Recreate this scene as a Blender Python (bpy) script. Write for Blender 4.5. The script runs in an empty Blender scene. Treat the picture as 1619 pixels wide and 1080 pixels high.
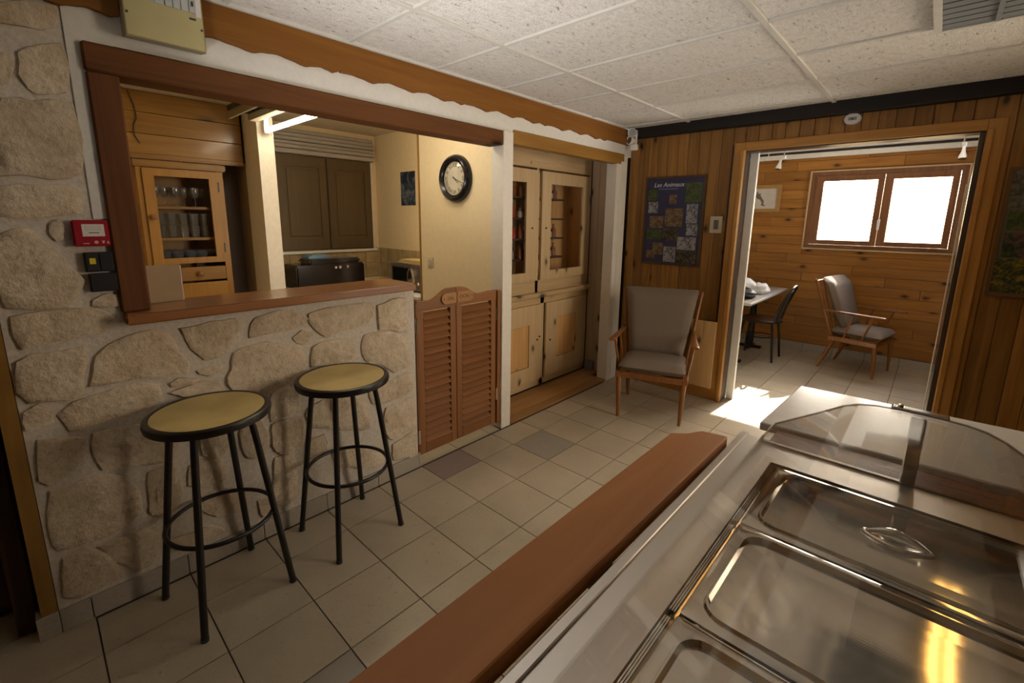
import bpy, bmesh, math, random
from math import sin, cos, pi, radians, sqrt, atan2
from mathutils import Vector, Matrix, noise as mnoise
random.seed(7)
S = bpy.context.scene
COL = S.collection

# ------------------------------------------------------------------ camera
CAM = Vector((2.15887, -0.61674, 1.50297))
YAW, PITCH, ROLL, FPX = 0.746509, 0.189057, 0.0124413, 718.149
fwd = Vector((-sin(YAW)*cos(PITCH), cos(YAW)*cos(PITCH), -sin(PITCH)))
rgt = Vector((cos(YAW), sin(YAW), 0)); upv = rgt.cross(fwd)
r2 = cos(ROLL)*rgt + sin(ROLL)*upv; u2 = -sin(ROLL)*rgt + cos(ROLL)*upv
cam = bpy.data.cameras.new('camera'); camo = bpy.data.objects.new('camera', cam); COL.objects.link(camo)
camo.matrix_world = Matrix(((r2.x, u2.x, -fwd.x, CAM.x), (r2.y, u2.y, -fwd.y, CAM.y), (r2.z, u2.z, -fwd.z, CAM.z), (0, 0, 0, 1)))
cam.sensor_fit = 'HORIZONTAL'; cam.sensor_width = 36; cam.lens = FPX*36/1619
cam.shift_y = -(540-484.69)/1619; cam.clip_start = .02
S.camera = camo

# ------------------------------------------------------------------ world, sun, assumed daylight from the right, added fill lamps, exposure
S.view_settings.view_transform = 'Standard'; S.view_settings.look = 'None'
S.view_settings.exposure = -0.48; S.view_settings.gamma = 1; S.view_settings.use_curve_mapping = False
W = bpy.data.worlds.new('sky'); S.world = W; W.use_nodes = True
nt = W.node_tree; bg = nt.nodes['Background']
sky = nt.nodes.new('ShaderNodeTexSky'); sky.sky_type = 'NISHITA'; sky.sun_disc = False
sky.sun_elevation = radians(35); sky.sun_rotation = radians(4); sky.air_density = 1.2; sky.dust_density = 3
nt.links.new(sky.outputs[0], bg.inputs[0]); bg.inputs[1].default_value = 3.5
SUN_DIR = Vector((-.16, -2.33, -1.66))
sl = bpy.data.lights.new('sun', 'SUN'); sl.energy = 40.0; sl.angle = radians(.6); sl.color = (1, .95, .87)
so = bpy.data.objects.new('sun', sl); COL.objects.link(so); so.rotation_euler = SUN_DIR.to_track_quat('-Z', 'Y').to_euler()
def area(name, loc, target, sx, sy, power, color, spread=180):
    l = bpy.data.lights.new(name, 'AREA'); l.shape = 'RECTANGLE'; l.size = sx; l.size_y = sy; l.energy = power; l.color = color
    l.spread = radians(spread)
    o = bpy.data.objects.new(name, l); COL.objects.link(o); o.location = loc
    o.rotation_euler = (Vector(target)-Vector(loc)).to_track_quat('-Z', 'Y').to_euler(); return o
area('ceiling_fill', (1.15, -.85, .95), (.85, .75, 2.3), .5, .5, 14, (1, .975, .95), 74)  # unseen fill added near the camera to brighten the ceiling
area('assumed_right_daylight', (3.37, 2.2, 1.45), (0, 1.1, 1.25), 1.3, 1.2, 37, (1, .86, .68), 94)  # bare lamp for daylight assumed from the right, no window modelled in that wall
area('second_room_fill', (3.37, 4.4, 1.1), (1.4, 4.3, 2.4), 1.0, .8, 46, (1, .95, .88), 84)  # unseen fill added to lift the second room and its ceiling
area('kitchen_fill', (-.45, .95, 2.26), (-.6, 1.0, 0), .8, .15, 9, (1, .84, .6), 180)  # fill added behind the lintel to brighten the kitchen, no fitting there


# ------------------------------------------------------------------ helpers
WP = {}
class MB:
    def __init__(s): s.v = []; s.f = []
    def add(s, vs, fs):
        n = len(s.v); s.v += [tuple(v) for v in vs]; s.f += [tuple(i+n for i in f) for f in fs]; return s
    def box(s, x0, x1, y0, y1, z0, z1):
        return s.add([(x, y, z) for z in (z0, z1) for y in (y0, y1) for x in (x0, x1)],
                     [(0, 2, 3, 1), (4, 5, 7, 6), (0, 1, 5, 4), (2, 6, 7, 3), (0, 4, 6, 2), (1, 3, 7, 5)])
    def obox(s, M, sx, sy, sz):
        vs = [M @ Vector((x*sx/2, y*sy/2, z*sz/2)) for z in (-1, 1) for y in (-1, 1) for x in (-1, 1)]
        return s.add(vs, [(0, 2, 3, 1), (4, 5, 7, 6), (0, 1, 5, 4), (2, 6, 7, 3), (0, 4, 6, 2), (1, 3, 7, 5)])
    def prism(s, poly, ax, d0, d1):
        def P(a, b, d): return {0: (d, a, b), 1: (a, d, b), 2: (a, b, d)}[ax]
        n = len(poly); vs = [P(a, b, d0) for a, b in poly]+[P(a, b, d1) for a, b in poly]
        fs = [tuple(range(n))[::-1], tuple(range(n, 2*n))]+[(i, (i+1) % n, n+(i+1) % n, n+i) for i in range(n)]
        return s.add(vs, fs)
    def cyl(s, p0, p1, r0, r1=None, n=12, cap=True):
        return s.tube([p0, p1], [r0, r0 if r1 is None else r1], n, cap=cap)
    def tube(s, path, rad, n=10, closed=False, cap=True):
        path = [Vector(p) for p in path]; m = len(path)
        if not isinstance(rad, (list, tuple)): rad = [rad]*m
        vs = []; prev = None
        for i, p in enumerate(path):
            a = path[(i-1) % m] if (closed or i > 0) else p
            b = path[(i+1) % m] if (closed or i < m-1) else p
            t = (b-a).normalized()
            if prev is None:
                h = Vector((0, 0, 1)) if abs(t.z) < .9 else Vector((1, 0, 0)); e = t.cross(h).normalized()
            else: e = (prev-t*prev.dot(t)).normalized()
            prev = e; g = t.cross(e)
            vs += [p+rad[i]*(cos(2*pi*k/n)*e+sin(2*pi*k/n)*g) for k in range(n)]
        fs = []
        for i in range(m if closed else m-1):
            j = (i+1) % m
            fs += [(i*n+k, i*n+(k+1) % n, j*n+(k+1) % n, j*n+k) for k in range(n)]
        if cap and not closed: fs += [tuple(range(n))[::-1], tuple(range((m-1)*n, m*n))]
        return s.add(vs, fs)
    def lathe(s, prof, c=(0, 0, 0), n=24, M=None, cap=True):
        M = M or Matrix.Identity(3); c = Vector(c)
        vs = [c+M @ Vector((r*cos(2*pi*k/n), r*sin(2*pi*k/n), z)) for r, z in prof for k in range(n)]
        m = len(prof)
        fs = [(i*n+k, i*n+(k+1) % n, (i+1)*n+(k+1) % n, (i+1)*n+k) for i in range(m-1) for k in range(n)]
        if cap and prof[0][0] > 1e-5: fs.append(tuple(range(n))[::-1])
        if cap and prof[-1][0] > 1e-5: fs.append(tuple(range((m-1)*n, m*n)))
        return s.add(vs, fs)
    def rings(s, rings, cap0=False, cap1=True):
        n = len(rings[0]); vs = [p for r in rings for p in r]
        fs = [(i*n+k, i*n+(k+1) % n, (i+1)*n+(k+1) % n, (i+1)*n+k) for i in range(len(rings)-1) for k in range(n)]
        if cap0: fs.append(tuple(range(n))[::-1])
        if cap1: fs.append(tuple(range((len(rings)-1)*n, len(rings)*n)))
        return s.add(vs, fs)
    def mesh(s, name, origin=(0, 0, 0), bevel=0, segs=1, smooth=None):
        o = Vector(origin); me = bpy.data.meshes.new(name)
        me.from_pydata([Vector(v)-o for v in s.v], [], s.f)
        bm = bmesh.new(); bm.from_mesh(me); bmesh.ops.remove_doubles(bm, verts=bm.verts, dist=1e-5)
        bmesh.ops.recalc_face_normals(bm, faces=bm.faces)
        if bevel: bmesh.ops.bevel(bm, geom=list(bm.edges), offset=bevel, segments=segs, affect='EDGES', clamp_overlap=True)
        bm.to_mesh(me); bm.free()
        if smooth:
            me.polygons.foreach_set('use_smooth', [True]*len(me.polygons)); me.set_sharp_from_angle(angle=radians(smooth))
        return me
    def center(s):
        a = [min(v[i] for v in s.v) for i in range(3)]; b = [max(v[i] for v in s.v) for i in range(3)]
        return Vector([(p+q)/2 for p, q in zip(a, b)])
    def build(s, name, mat, parent=None, origin=None, bevel=0, segs=1, smooth=None):
        o = s.center() if origin is None else Vector(origin)
        ob = link(name, s.mesh(name, o, bevel, segs, smooth), mat, parent, o); return ob
def link(name, me, mat, parent=None, pos=(0, 0, 0)):
    ob = bpy.data.objects.new(name, me); COL.objects.link(ob)
    if mat and not me.materials: me.materials.append(mat)
    pos = Vector(pos); WP[ob] = pos
    if parent: ob.parent = parent; ob.location = pos-WP[parent]
    else: ob.location = pos
    return ob
def tag(o, label, cat, group=None):
    o['label'] = label; o['category'] = cat
    if group: o['group'] = group
    return o
def T(name, label, cat, loc=(0, 0, 0), group=None, local=False, rotz=0):
    o = bpy.data.objects.new(name, None); COL.objects.link(o); o.empty_display_size = .05
    o.location = loc; o.rotation_euler = (0, 0, rotz); WP[o] = Vector((0, 0, 0)) if local else Vector(loc)
    return tag(o, label, cat, group)
def struct(o): o['kind'] = 'structure'; return o
def stuff(o): o['kind'] = 'stuff'; return o
def dup(root, loc, label=None, rotz=None, name=None):
    r = root.copy(); COL.objects.link(r); r.location = loc
    if rotz is not None: r.rotation_euler = (0, 0, rotz)
    if label: r['label'] = label
    for ch in root.children:
        c = ch.copy(); COL.objects.link(c); c.parent = r
        for g in ch.children:
            d = g.copy(); COL.objects.link(d); d.parent = c
    return r
def B(name, mat, x0, x1, y0, y1, z0, z1, parent=None, bevel=0, segs=1, smooth=None):
    return MB().box(x0, x1, y0, y1, z0, z1).build(name, mat, parent, bevel=bevel, segs=segs, smooth=smooth)
def text_mb(body, size, M, extrude=.0006):
    cu = bpy.data.curves.new('t', 'FONT'); cu.body = body; cu.size = size; cu.align_x = 'CENTER'; cu.align_y = 'CENTER'
    cu.extrude = extrude; cu.resolution_u = 2
    ob = bpy.data.objects.new('t', cu); COL.objects.link(ob)
    dg = bpy.context.evaluated_depsgraph_get(); me = bpy.data.meshes.new_from_object(ob.evaluated_get(dg))
    mb = MB(); mb.add([M @ v.co for v in me.vertices], [tuple(p.vertices) for p in me.polygons])
    bpy.data.objects.remove(ob); bpy.data.curves.remove(cu); bpy.data.meshes.remove(me); return mb
def rrect(cx, cy, w, h, r, n=5):
    pts = []
    for sx, sy, a0 in ((1, 1, 0), (-1, 1, 90), (-1, -1, 180), (1, -1, 270)):
        for k in range(n+1):
            a = radians(a0+90*k/n); pts.append((cx+sx*(w/2-r)+r*cos(a), cy+sy*(h/2-r)+r*sin(a)))
    return pts

# ------------------------------------------------------------------ materials
def newmat(name):
    m = bpy.data.materials.new(name); m.use_nodes = True; nt = m.node_tree
    b = nt.nodes['Principled BSDF']; return m, nt, b
def N(nt, t, **kw):
    n = nt.nodes.new('ShaderNode'+t)
    for k, v in kw.items(): setattr(n, k, v)
    return n
def L(nt, a, b): nt.links.new(a, b)
def ramp(nt, src, stops):
    r = N(nt, 'ValToRGB'); el = r.color_ramp.elements
    while len(el) < len(stops): el.new(.5)
    for e, (p, c) in zip(el, stops):
        e.position = p; e.color = (*c, 1) if len(c) == 3 else c
    L(nt, src, r.inputs[0]); return r.outputs[0]
def coords(nt, scale, rnd=True):
    tc = N(nt, 'TexCoord'); src = tc.outputs['Object']
    if rnd:
        oi = N(nt, 'ObjectInfo'); mu = N(nt, 'VectorMath', operation='SCALE'); mu.inputs[0].default_value = (37.1, 91.7, 53.3)
        L(nt, oi.outputs['Random'], mu.inputs['Scale']); ad = N(nt, 'VectorMath', operation='ADD')
        L(nt, src, ad.inputs[0]); L(nt, mu.outputs[0], ad.inputs[1]); src = ad.outputs[0]
    mp = N(nt, 'Mapping'); mp.inputs['Scale'].default_value = scale; L(nt, src, mp.inputs['Vector']); return mp.outputs[0]
def noise(nt, vec, scale, detail=3, rough=.55, dist=0):
    n = N(nt, 'TexNoise'); n.inputs['Scale'].default_value = scale; n.inputs['Detail'].default_value = detail
    n.inputs['Roughness'].default_value = rough; n.inputs['Distortion'].default_value = dist; L(nt, vec, n.inputs['Vector']); return n
def bump(nt, b, h, strength, dist=.01):
    bn = N(nt, 'Bump'); bn.inputs['Strength'].default_value = strength; bn.inputs['Distance'].default_value = dist
    L(nt, h, bn.inputs['Height']); L(nt, bn.outputs[0], b.inputs['Normal']); return bn
def mixc(nt, fac, a, b):
    m = N(nt, 'Mix', data_type='RGBA')
    if hasattr(fac, 'links') or hasattr(fac, 'is_linked'): L(nt, fac, m.inputs[0])
    else: m.inputs[0].default_value = fac
    for s, i in ((a, 6), (b, 7)):
        if isinstance(s, tuple): m.inputs[i].default_value = (*s, 1)
        else: L(nt, s, m.inputs[i])
    return m.outputs[2]
def varied(nt, col, amt):
    oi = N(nt, 'ObjectInfo'); mr = N(nt, 'MapRange'); mr.inputs[3].default_value = 1-amt; mr.inputs[4].default_value = 1+amt
    L(nt, oi.outputs['Random'], mr.inputs[0]); h = N(nt, 'HueSaturation'); L(nt, mr.outputs[0], h.inputs['Value']); L(nt, col, h.inputs['Color'])
    return h.outputs[0]
def wood(name, c1, c2, axis=2, flat=1, rough=.42, knots=0, var=.12, grain=1., bmp=.15, coat=0., spec=.3):
    m, nt, b = newmat(name); sc = [14*grain]*3; sc[axis] = .9*grain
    v = coords(nt, sc); n1 = noise(nt, v, 1.6, 5, .6, .8)
    mid = tuple((p+q)/2 for p, q in zip(c1, c2))
    col = ramp(nt, n1.outputs['Fac'], [(.25, c2), (.5, mid), (.72, c1)])
    if knots:
        kv = coords(nt, (1, 1, 1)); sx = N(nt, 'SeparateXYZ'); L(nt, kv, sx.inputs[0]); cb_ = N(nt, 'CombineXYZ')
        ac = [i for i in (0, 1, 2) if i not in (axis, flat)][0]
        L(nt, sx.outputs[ac], cb_.inputs[0]); L(nt, sx.outputs[axis], cb_.inputs[1])
        mp2 = N(nt, 'Mapping'); mp2.inputs['Scale'].default_value = (6.5, 3.4, 1); L(nt, cb_.outputs[0], mp2.inputs[0])
        nz_ = noise(nt, cb_.outputs[0], 14, 2); ad_ = N(nt, 'MixRGB', blend_type='LINEAR_LIGHT'); ad_.inputs[0].default_value = .045
        L(nt, mp2.outputs[0], ad_.inputs[1]); L(nt, nz_.outputs['Color'], ad_.inputs[2])
        vo = N(nt, 'TexVoronoi', voronoi_dimensions='2D'); vo.inputs['Scale'].default_value = knots; L(nt, ad_.outputs[0], vo.inputs['Vector'])
        sp = N(nt, 'SeparateColor'); L(nt, vo.outputs['Color'], sp.inputs[0])
        gt = N(nt, 'Math', operation='GREATER_THAN'); gt.inputs[1].default_value = .58; L(nt, sp.outputs[0], gt.inputs[0])
        k = ramp(nt, vo.outputs['Distance'], [(.05, (1, 1, 1)), (.09, (.45, .45, .45)), (.15, (.1, .1, .1)), (.24, (0, 0, 0))])
        mu = N(nt, 'Math', operation='MULTIPLY'); L(nt, k, mu.inputs[0]); L(nt, gt.outputs[0], mu.inputs[1])
        col = mixc(nt, mu.outputs[0], col, tuple(x*.22 for x in c2))
    if var: col = varied(nt, col, var)
    L(nt, col, b.inputs['Base Color']); b.inputs['Roughness'].default_value = rough
    b.inputs['Specular IOR Level'].default_value = spec
    if coat: b.inputs['Coat Weight'].default_value = coat; b.inputs['Coat Roughness'].default_value = .15
    bump(nt, b, n1.outputs['Fac'], bmp, .002); return m
def plain(name, c, rough=.5, metal=0, nscale=0, bmp=0, mottle=0, coat=0, var=0, spec=.5):
    m, nt, b = newmat(name); b.inputs['Base Color'].default_value = (*c, 1); b.inputs['Roughness'].default_value = rough
    b.inputs['Metallic'].default_value = metal; b.inputs['Specular IOR Level'].default_value = spec
    if coat: b.inputs['Coat Weight'].default_value = coat
    v = coords(nt, (1, 1, 1)); n = noise(nt, v, nscale or 20, 4)
    mo = mottle or .04
    col = ramp(nt, n.outputs['Fac'], [(.3, tuple(x*(1-mo) for x in c)), (.7, tuple(min(1, x*(1+mo)) for x in c))])
    if var: col = varied(nt, col, var)
    L(nt, col, b.inputs['Base Color'])
    if bmp: bump(nt, b, n.outputs['Fac'], bmp, .004)
    return m
def emit(name, c, s):
    m, nt, b = newmat(name); b.inputs['Base Color'].default_value = (*c, 1)
    b.inputs['Emission Color'].default_value = (*c, 1); b.inputs['Emission Strength'].default_value = s; return m
def clear(name, tint=(1, 1, 1), rough=.03, ior=1.45, haze=0.):
    m, nt, b = newmat(name); out = nt.nodes['Material Output']; nt.nodes.remove(b)
    tr = N(nt, 'BsdfTransparent'); tr.inputs[0].default_value = (*tint, 1)
    gl = N(nt, 'BsdfGlossy'); gl.inputs['Roughness'].default_value = rough; gl.inputs[0].default_value = (1, 1, 1, 1)
    lw = N(nt, 'LayerWeight'); lw.inputs[0].default_value = .5; pw = N(nt, 'Math', operation='POWER'); pw.inputs[1].default_value = 5
    f0 = ((ior-1)/(ior+1))**2; ma = N(nt, 'Math', operation='MULTIPLY_ADD'); ma.inputs[1].default_value = 1-f0; ma.inputs[2].default_value = f0
    L(nt, lw.outputs['Facing'], pw.inputs[0]); L(nt, pw.outputs[0], ma.inputs[0]); mx = N(nt, 'MixShader')
    L(nt, ma.outputs[0], mx.inputs[0]); L(nt, tr.outputs[0], mx.inputs[1]); L(nt, gl.outputs[0], mx.inputs[2])
    res = mx.outputs[0]
    if haze:
        df = N(nt, 'BsdfDiffuse'); df.inputs[0].default_value = (.8, .8, .8, 1); m2 = N(nt, 'MixShader'); m2.inputs[0].default_value = haze
        L(nt, res, m2.inputs[1]); L(nt, df.outputs[0], m2.inputs[2]); res = m2.outputs[0]
    L(nt, res, out.inputs[0]); return m

PINE = wood('varnished_pine', (.35, .175, .045), (.19, .082, .018), 2, 1, .38, knots=1., var=.22)
PINE_H = wood('varnished_pine_boards', (.42, .19, .036), (.255, .10, .016), 0, 1, .4, knots=.8, var=.14)
PINE_TRIM = wood('pine_trim', (.50, .26, .07), (.34, .155, .035), 2, 1, .35, var=.08)
PINE_TRIM_H = wood('pine_trim_level', (.50, .26, .07), (.34, .155, .035), 0, 1, .35, var=.08)
PALE = wood('pale_pine', (.60, .44, .25), (.49, .34, .175), 2, 0, .45, knots=.9, var=.06)
PALE_Y = wood('pale_pine_level', (.58, .42, .23), (.47, .32, .16), 1, 0, .45, knots=.7, var=.06)
PANEL = wood('pale_panel_warm', (.68, .40, .16), (.54, .29, .10), 2, 0, .45, knots=1.2, var=.05)
PALEBOARD = wood('pale_board', (.68, .46, .22), (.55, .33, .13), 2, 1, .45, knots=.9, var=.1)
GREYWOOD = wood('greyed_pine', (.46, .345, .225), (.36, .26, .16), 2, 1, .5, knots=.8, var=.08)
BEAM = wood('red_brown_timber', (.165, .063, .019), (.09, .034, .011), 1, 0, .7, knots=.6, var=.0, spec=.15)
BEAM_V = wood('red_brown_post', (.15, .057, .020), (.08, .030, .012), 2, 0, .7, knots=.6, var=.0, spec=.15)
BARTOP = wood('bar_top_wood', (.31, .13, .046), (.20, .078, .027), 1, 2, .3, var=.0, coat=.4)
VALW = wood('orange_pine', (.23, .096, .018), (.16, .061, .010), 1, 0, .6, knots=.4, var=.06, spec=.15)
LINTEL = wood('golden_lintel', (.32, .165, .033), (.22, .10, .016), 1, 0, .45, knots=.35, var=.0)
DRESSER = wood('honey_pine', (.44, .225, .040), (.32, .15, .022), 2, 0, .35, knots=.5, var=.05)
DRESSER_Y = wood('honey_pine_level', (.34, .175, .030), (.235, .108, .016), 1, 0, .4, knots=.45, var=.06, coat=.3)
SALOON = wood('saloon_brown', (.27, .115, .04), (.18, .07, .022), 1, 0, .45, var=.12)
SALOON_V = wood('saloon_brown_upright', (.27, .115, .042), (.19, .075, .024), 2, 0, .45, var=.06)
PLAQUE = wood('plaque_wood', (.40, .20, .07), (.30, .14, .045), 1, 0, .5, var=.0)
TRAYW = wood('tray_shelf_brown', (.50, .215, .072), (.38, .15, .048), 1, 2, .45, var=.0, grain=.6, bmp=.05)
TRAYW_X = wood('end_shelf_brown', (.16, .062, .028), (.11, .042, .018), 0, 2, .2, var=.0, grain=.7, coat=.5, bmp=.05)
CHAIRW = wood('teak_frame', (.30, .118, .030), (.185, .065, .015), 2, 0, .36, var=.05, grain=1.5, coat=.2)
WINW = wood('dark_window_wood', (.26, .115, .05), (.17, .07, .03), 2, 1, .4, var=.05)
SHUT = wood('shutter_brown', (.115, .08, .038), (.09, .062, .028), 2, 0, .55, var=.04, bmp=.05)
DARKW = wood('dark_door_wood', (.055, .024, .01), (.035, .014, .006), 2, 0, .5, var=0)
OAKFLOOR = wood('oak_floorboard', (.42, .23, .085), (.30, .15, .05), 1, 2, .35, var=.14)
BLACKBEAM = wood('black_beam', (.014, .011, .009), (.008, .006, .005), 0, 1, .55, var=0)
DARKBROWN = plain('dark_frame', (.05, .028, .016), .4)

def stone_mat():
    m, nt, b = newmat('limestone'); v = coords(nt, (1, 1, 1)); n1 = noise(nt, v, 9, 5, .6, .3); n2 = noise(nt, v, 45, 5, .65)
    c = ramp(nt, n1.outputs['Fac'], [(.25, (.49, .385, .265)), (.5, (.61, .50, .365)), (.75, (.70, .605, .47))])
    c2 = ramp(nt, n2.outputs['Fac'], [(.3, (.72, .70, .66)), (.55, (1, 1, 1))])
    m1 = N(nt, 'Mix', data_type='RGBA', blend_type='MULTIPLY'); m1.inputs[0].default_value = .8; L(nt, c, m1.inputs[6]); L(nt, c2, m1.inputs[7])
    L(nt, varied(nt, m1.outputs[2], .07), b.inputs['Base Color']); b.inputs['Roughness'].default_value = .9
    b.inputs['Specular IOR Level'].default_value = .15
    ad = N(nt, 'Math', operation='MULTIPLY_ADD'); ad.inputs[1].default_value = .5; L(nt, n2.outputs['Fac'], ad.inputs[0]); L(nt, n1.outputs['Fac'], ad.inputs[2])
    bump(nt, b, ad.outputs[0], .75, .02); return m
STONE = stone_mat()
MORTAR = plain('mortar', (.57, .51, .43), .95, nscale=60, bmp=.7, mottle=.12, spec=.1)
PLASTER = plain('white_plaster', (.66, .63, .57), .8, nscale=40, bmp=.25)
CREAM = plain('cream_paint', (.80, .66, .42), .7, nscale=25, bmp=.12, mottle=.03)
CREAMW = plain('white_post_paint', (.70, .65, .56), .55, nscale=30, bmp=.1)
KCEIL = plain('kitchen_ceiling_paint', (.62, .55, .42), .8)
PILLAR = plain('pillar_plaster', (.86, .80, .68), .8, nscale=30, bmp=.5)
WHITE = plain('white_plastic', (.72, .70, .66), .4)
OFFWHITE = plain('offwhite_trim', (.78, .75, .68), .5)
def tile_mat():
    m, nt, b = newmat('floor_tile'); v = coords(nt, (1, 1, 1)); n1 = noise(nt, v, 4, 3); n2 = noise(nt, v, 260, 2, .5); n3 = noise(nt, v, 70, 2, .6)
    c = ramp(nt, n1.outputs['Fac'], [(.3, (.40, .34, .25)), (.7, (.47, .405, .305))])
    sp = ramp(nt, n2.outputs['Fac'], [(.30, (.72, .70, .68)), (.42, (1, 1, 1)), (.62, (1, 1, 1)), (.72, (1.0, .97, .92))])
    sp2 = ramp(nt, n3.outputs['Fac'], [(.27, (.62, .58, .54)), (.33, (1, 1, 1))])
    mm = N(nt, 'Mix', data_type='RGBA', blend_type='MULTIPLY'); mm.inputs[0].default_value = .8; L(nt, c, mm.inputs[6]); L(nt, sp, mm.inputs[7])
    m2 = N(nt, 'Mix', data_type='RGBA', blend_type='MULTIPLY'); m2.inputs[0].default_value = .8; L(nt, mm.outputs[2], m2.inputs[6]); L(nt, sp2, m2.inputs[7])
    L(nt, varied(nt, m2.outputs[2], .05), b.inputs['Base Color']); b.inputs['Roughness'].default_value = .33; bump(nt, b, n3.outputs['Fac'], .05, .002); return m
TILE = tile_mat()
TILE_M = plain('mauve_floor_tile', (.285, .225, .205), .33); TILE_G = plain('grey_floor_tile', (.29, .265, .225), .33)
GROUT = plain('grout', (.075, .06, .045), .9)
PLINTH = plain('plinth_tile', (.37, .325, .265), .35, nscale=90, mottle=.08, var=.05)
WTILE = plain('splash_tile', (.44, .34, .175), .3, nscale=9, mottle=.28, var=.08)
def ceil_mat():
    m, nt, b = newmat('acoustic_tile'); v = coords(nt, (1, 1, 1)); v2 = coords(nt, (1.0, .45, 1)); n1 = noise(nt, v2, 55, 4, .65, .6); n2 = noise(nt, v, 130, 3, .6)
    c = ramp(nt, n1.outputs['Fac'], [(.30, (.20, .18, .15)), (.37, (.66, .63, .58)), (.6, (.76, .73, .68))])
    c2 = ramp(nt, n2.outputs['Fac'], [(.3, (.70, .69, .67)), (.5, (1, 1, 1))])
    mm = N(nt, 'Mix', data_type='RGBA', blend_type='MULTIPLY'); mm.inputs[0].default_value = .8; L(nt, c, mm.inputs[6]); L(nt, c2, mm.inputs[7])
    L(nt, varied(nt, mm.outputs[2], .03), b.inputs['Base Color']); b.inputs['Roughness'].default_value = .95; b.inputs['Specular IOR Level'].default_value = .1
    ad = N(nt, 'Math', operation='ADD'); L(nt, n1.outputs['Fac'], ad.inputs[0]); L(nt, n2.outputs['Fac'], ad.inputs[1]); bump(nt, b, ad.outputs[0], .6, .01); return m
CTILE = ceil_mat()
RAILM = plain('ceiling_rail', (.58, .555, .50), .6); VENTM = plain('vent_blade', (.20, .215, .22), .5); VENTD = plain('vent_dark', (.02, .02, .02), .8)
BLACK = plain('black_metal', (.010, .007, .005), .34); BLACKP = plain('black_plastic', (.02, .02, .021), .35)
def cane_mat():
    m, nt, b = newmat('woven_cane'); tc = N(nt, 'TexCoord'); mp = N(nt, 'Mapping'); mp.inputs['Rotation'].default_value = (0, 0, radians(40)); L(nt, tc.outputs['Object'], mp.inputs['Vector'])
    ck = N(nt, 'TexChecker'); ck.inputs['Scale'].default_value = 260; ck.inputs[1].default_value = (.52, .40, .17, 1); ck.inputs[2].default_value = (.40, .29, .10, 1)
    L(nt, mp.outputs[0], ck.inputs['Vector']); n = noise(nt, mp.outputs[0], 6, 3)
    mm = N(nt, 'Mix', data_type='RGBA', blend_type='MULTIPLY'); mm.inputs[0].default_value = .5; L(nt, ck.outputs[0], mm.inputs[6]); L(nt, n.outputs['Fac'], mm.inputs[7])
    h = N(nt, 'HueSaturation'); h.inputs['Value'].default_value = 1.65; L(nt, mm.outputs[2], h.inputs['Color'])
    L(nt, h.outputs[0], b.inputs['Base Color']); b.inputs['Roughness'].default_value = .6; bump(nt, b, ck.outputs['Fac'], .35, .001); return m
CANE = cane_mat()
def steel_mat(name, c, rough, ax):
    m, nt, b = newmat(name); s = [220]*3; s[ax] = 3; v = coords(nt, s, False); n = noise(nt, v, 1, 3)
    v2 = coords(nt, (1, 1, 1), False); n2 = noise(nt, v2, 5, 3)
    b.inputs['Base Color'].default_value = (*c, 1); b.inputs['Metallic'].default_value = 1
    rr = N(nt, 'MapRange'); rr.inputs[3].default_value = rough*.8; rr.inputs[4].default_value = rough*1.3; L(nt, n2.outputs['Fac'], rr.inputs[0]); L(nt, rr.outputs[0], b.inputs['Roughness'])
    bump(nt, b, n.outputs['Fac'], .06, .0006); return m
STEEL = steel_mat('brushed_steel', (.60, .56, .52), .30, 1); STEEL2 = steel_mat('polished_steel', (.58, .54, .49), .07, 0); CHROME = plain('chrome', (.72, .70, .68), .12, 1)
ACRYL = clear('acrylic', (.965, .96, .95), .04, 1.46, haze=.012); GLASS = clear('window_glass', (.97, .98, .98), .01, 1.45); DRINK = clear('drinking_glass', (.9, .91, .9), .05, 1.7, haze=.06)
ACRYL_E = plain('acrylic_edge', (.55, .50, .42), .25)
FABRIC = plain('taupe_wool', (.20, .158, .122), .95, nscale=500, bmp=.35, mottle=.14, spec=.15)
RED = plain('red_plastic', (.30, .006, .014), .35); LABELM = plain('label_white', (.62, .58, .54), .6); YEL = plain('yellow_rocker', (.62, .46, .02), .4)
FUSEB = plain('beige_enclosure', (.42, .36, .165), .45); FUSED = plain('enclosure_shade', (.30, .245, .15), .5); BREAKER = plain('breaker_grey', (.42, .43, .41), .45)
BLUEP = plain('poster_blue', (.024, .027, .072), .35); CARD = plain('cardboard', (.36, .25, .14), .8)
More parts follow.
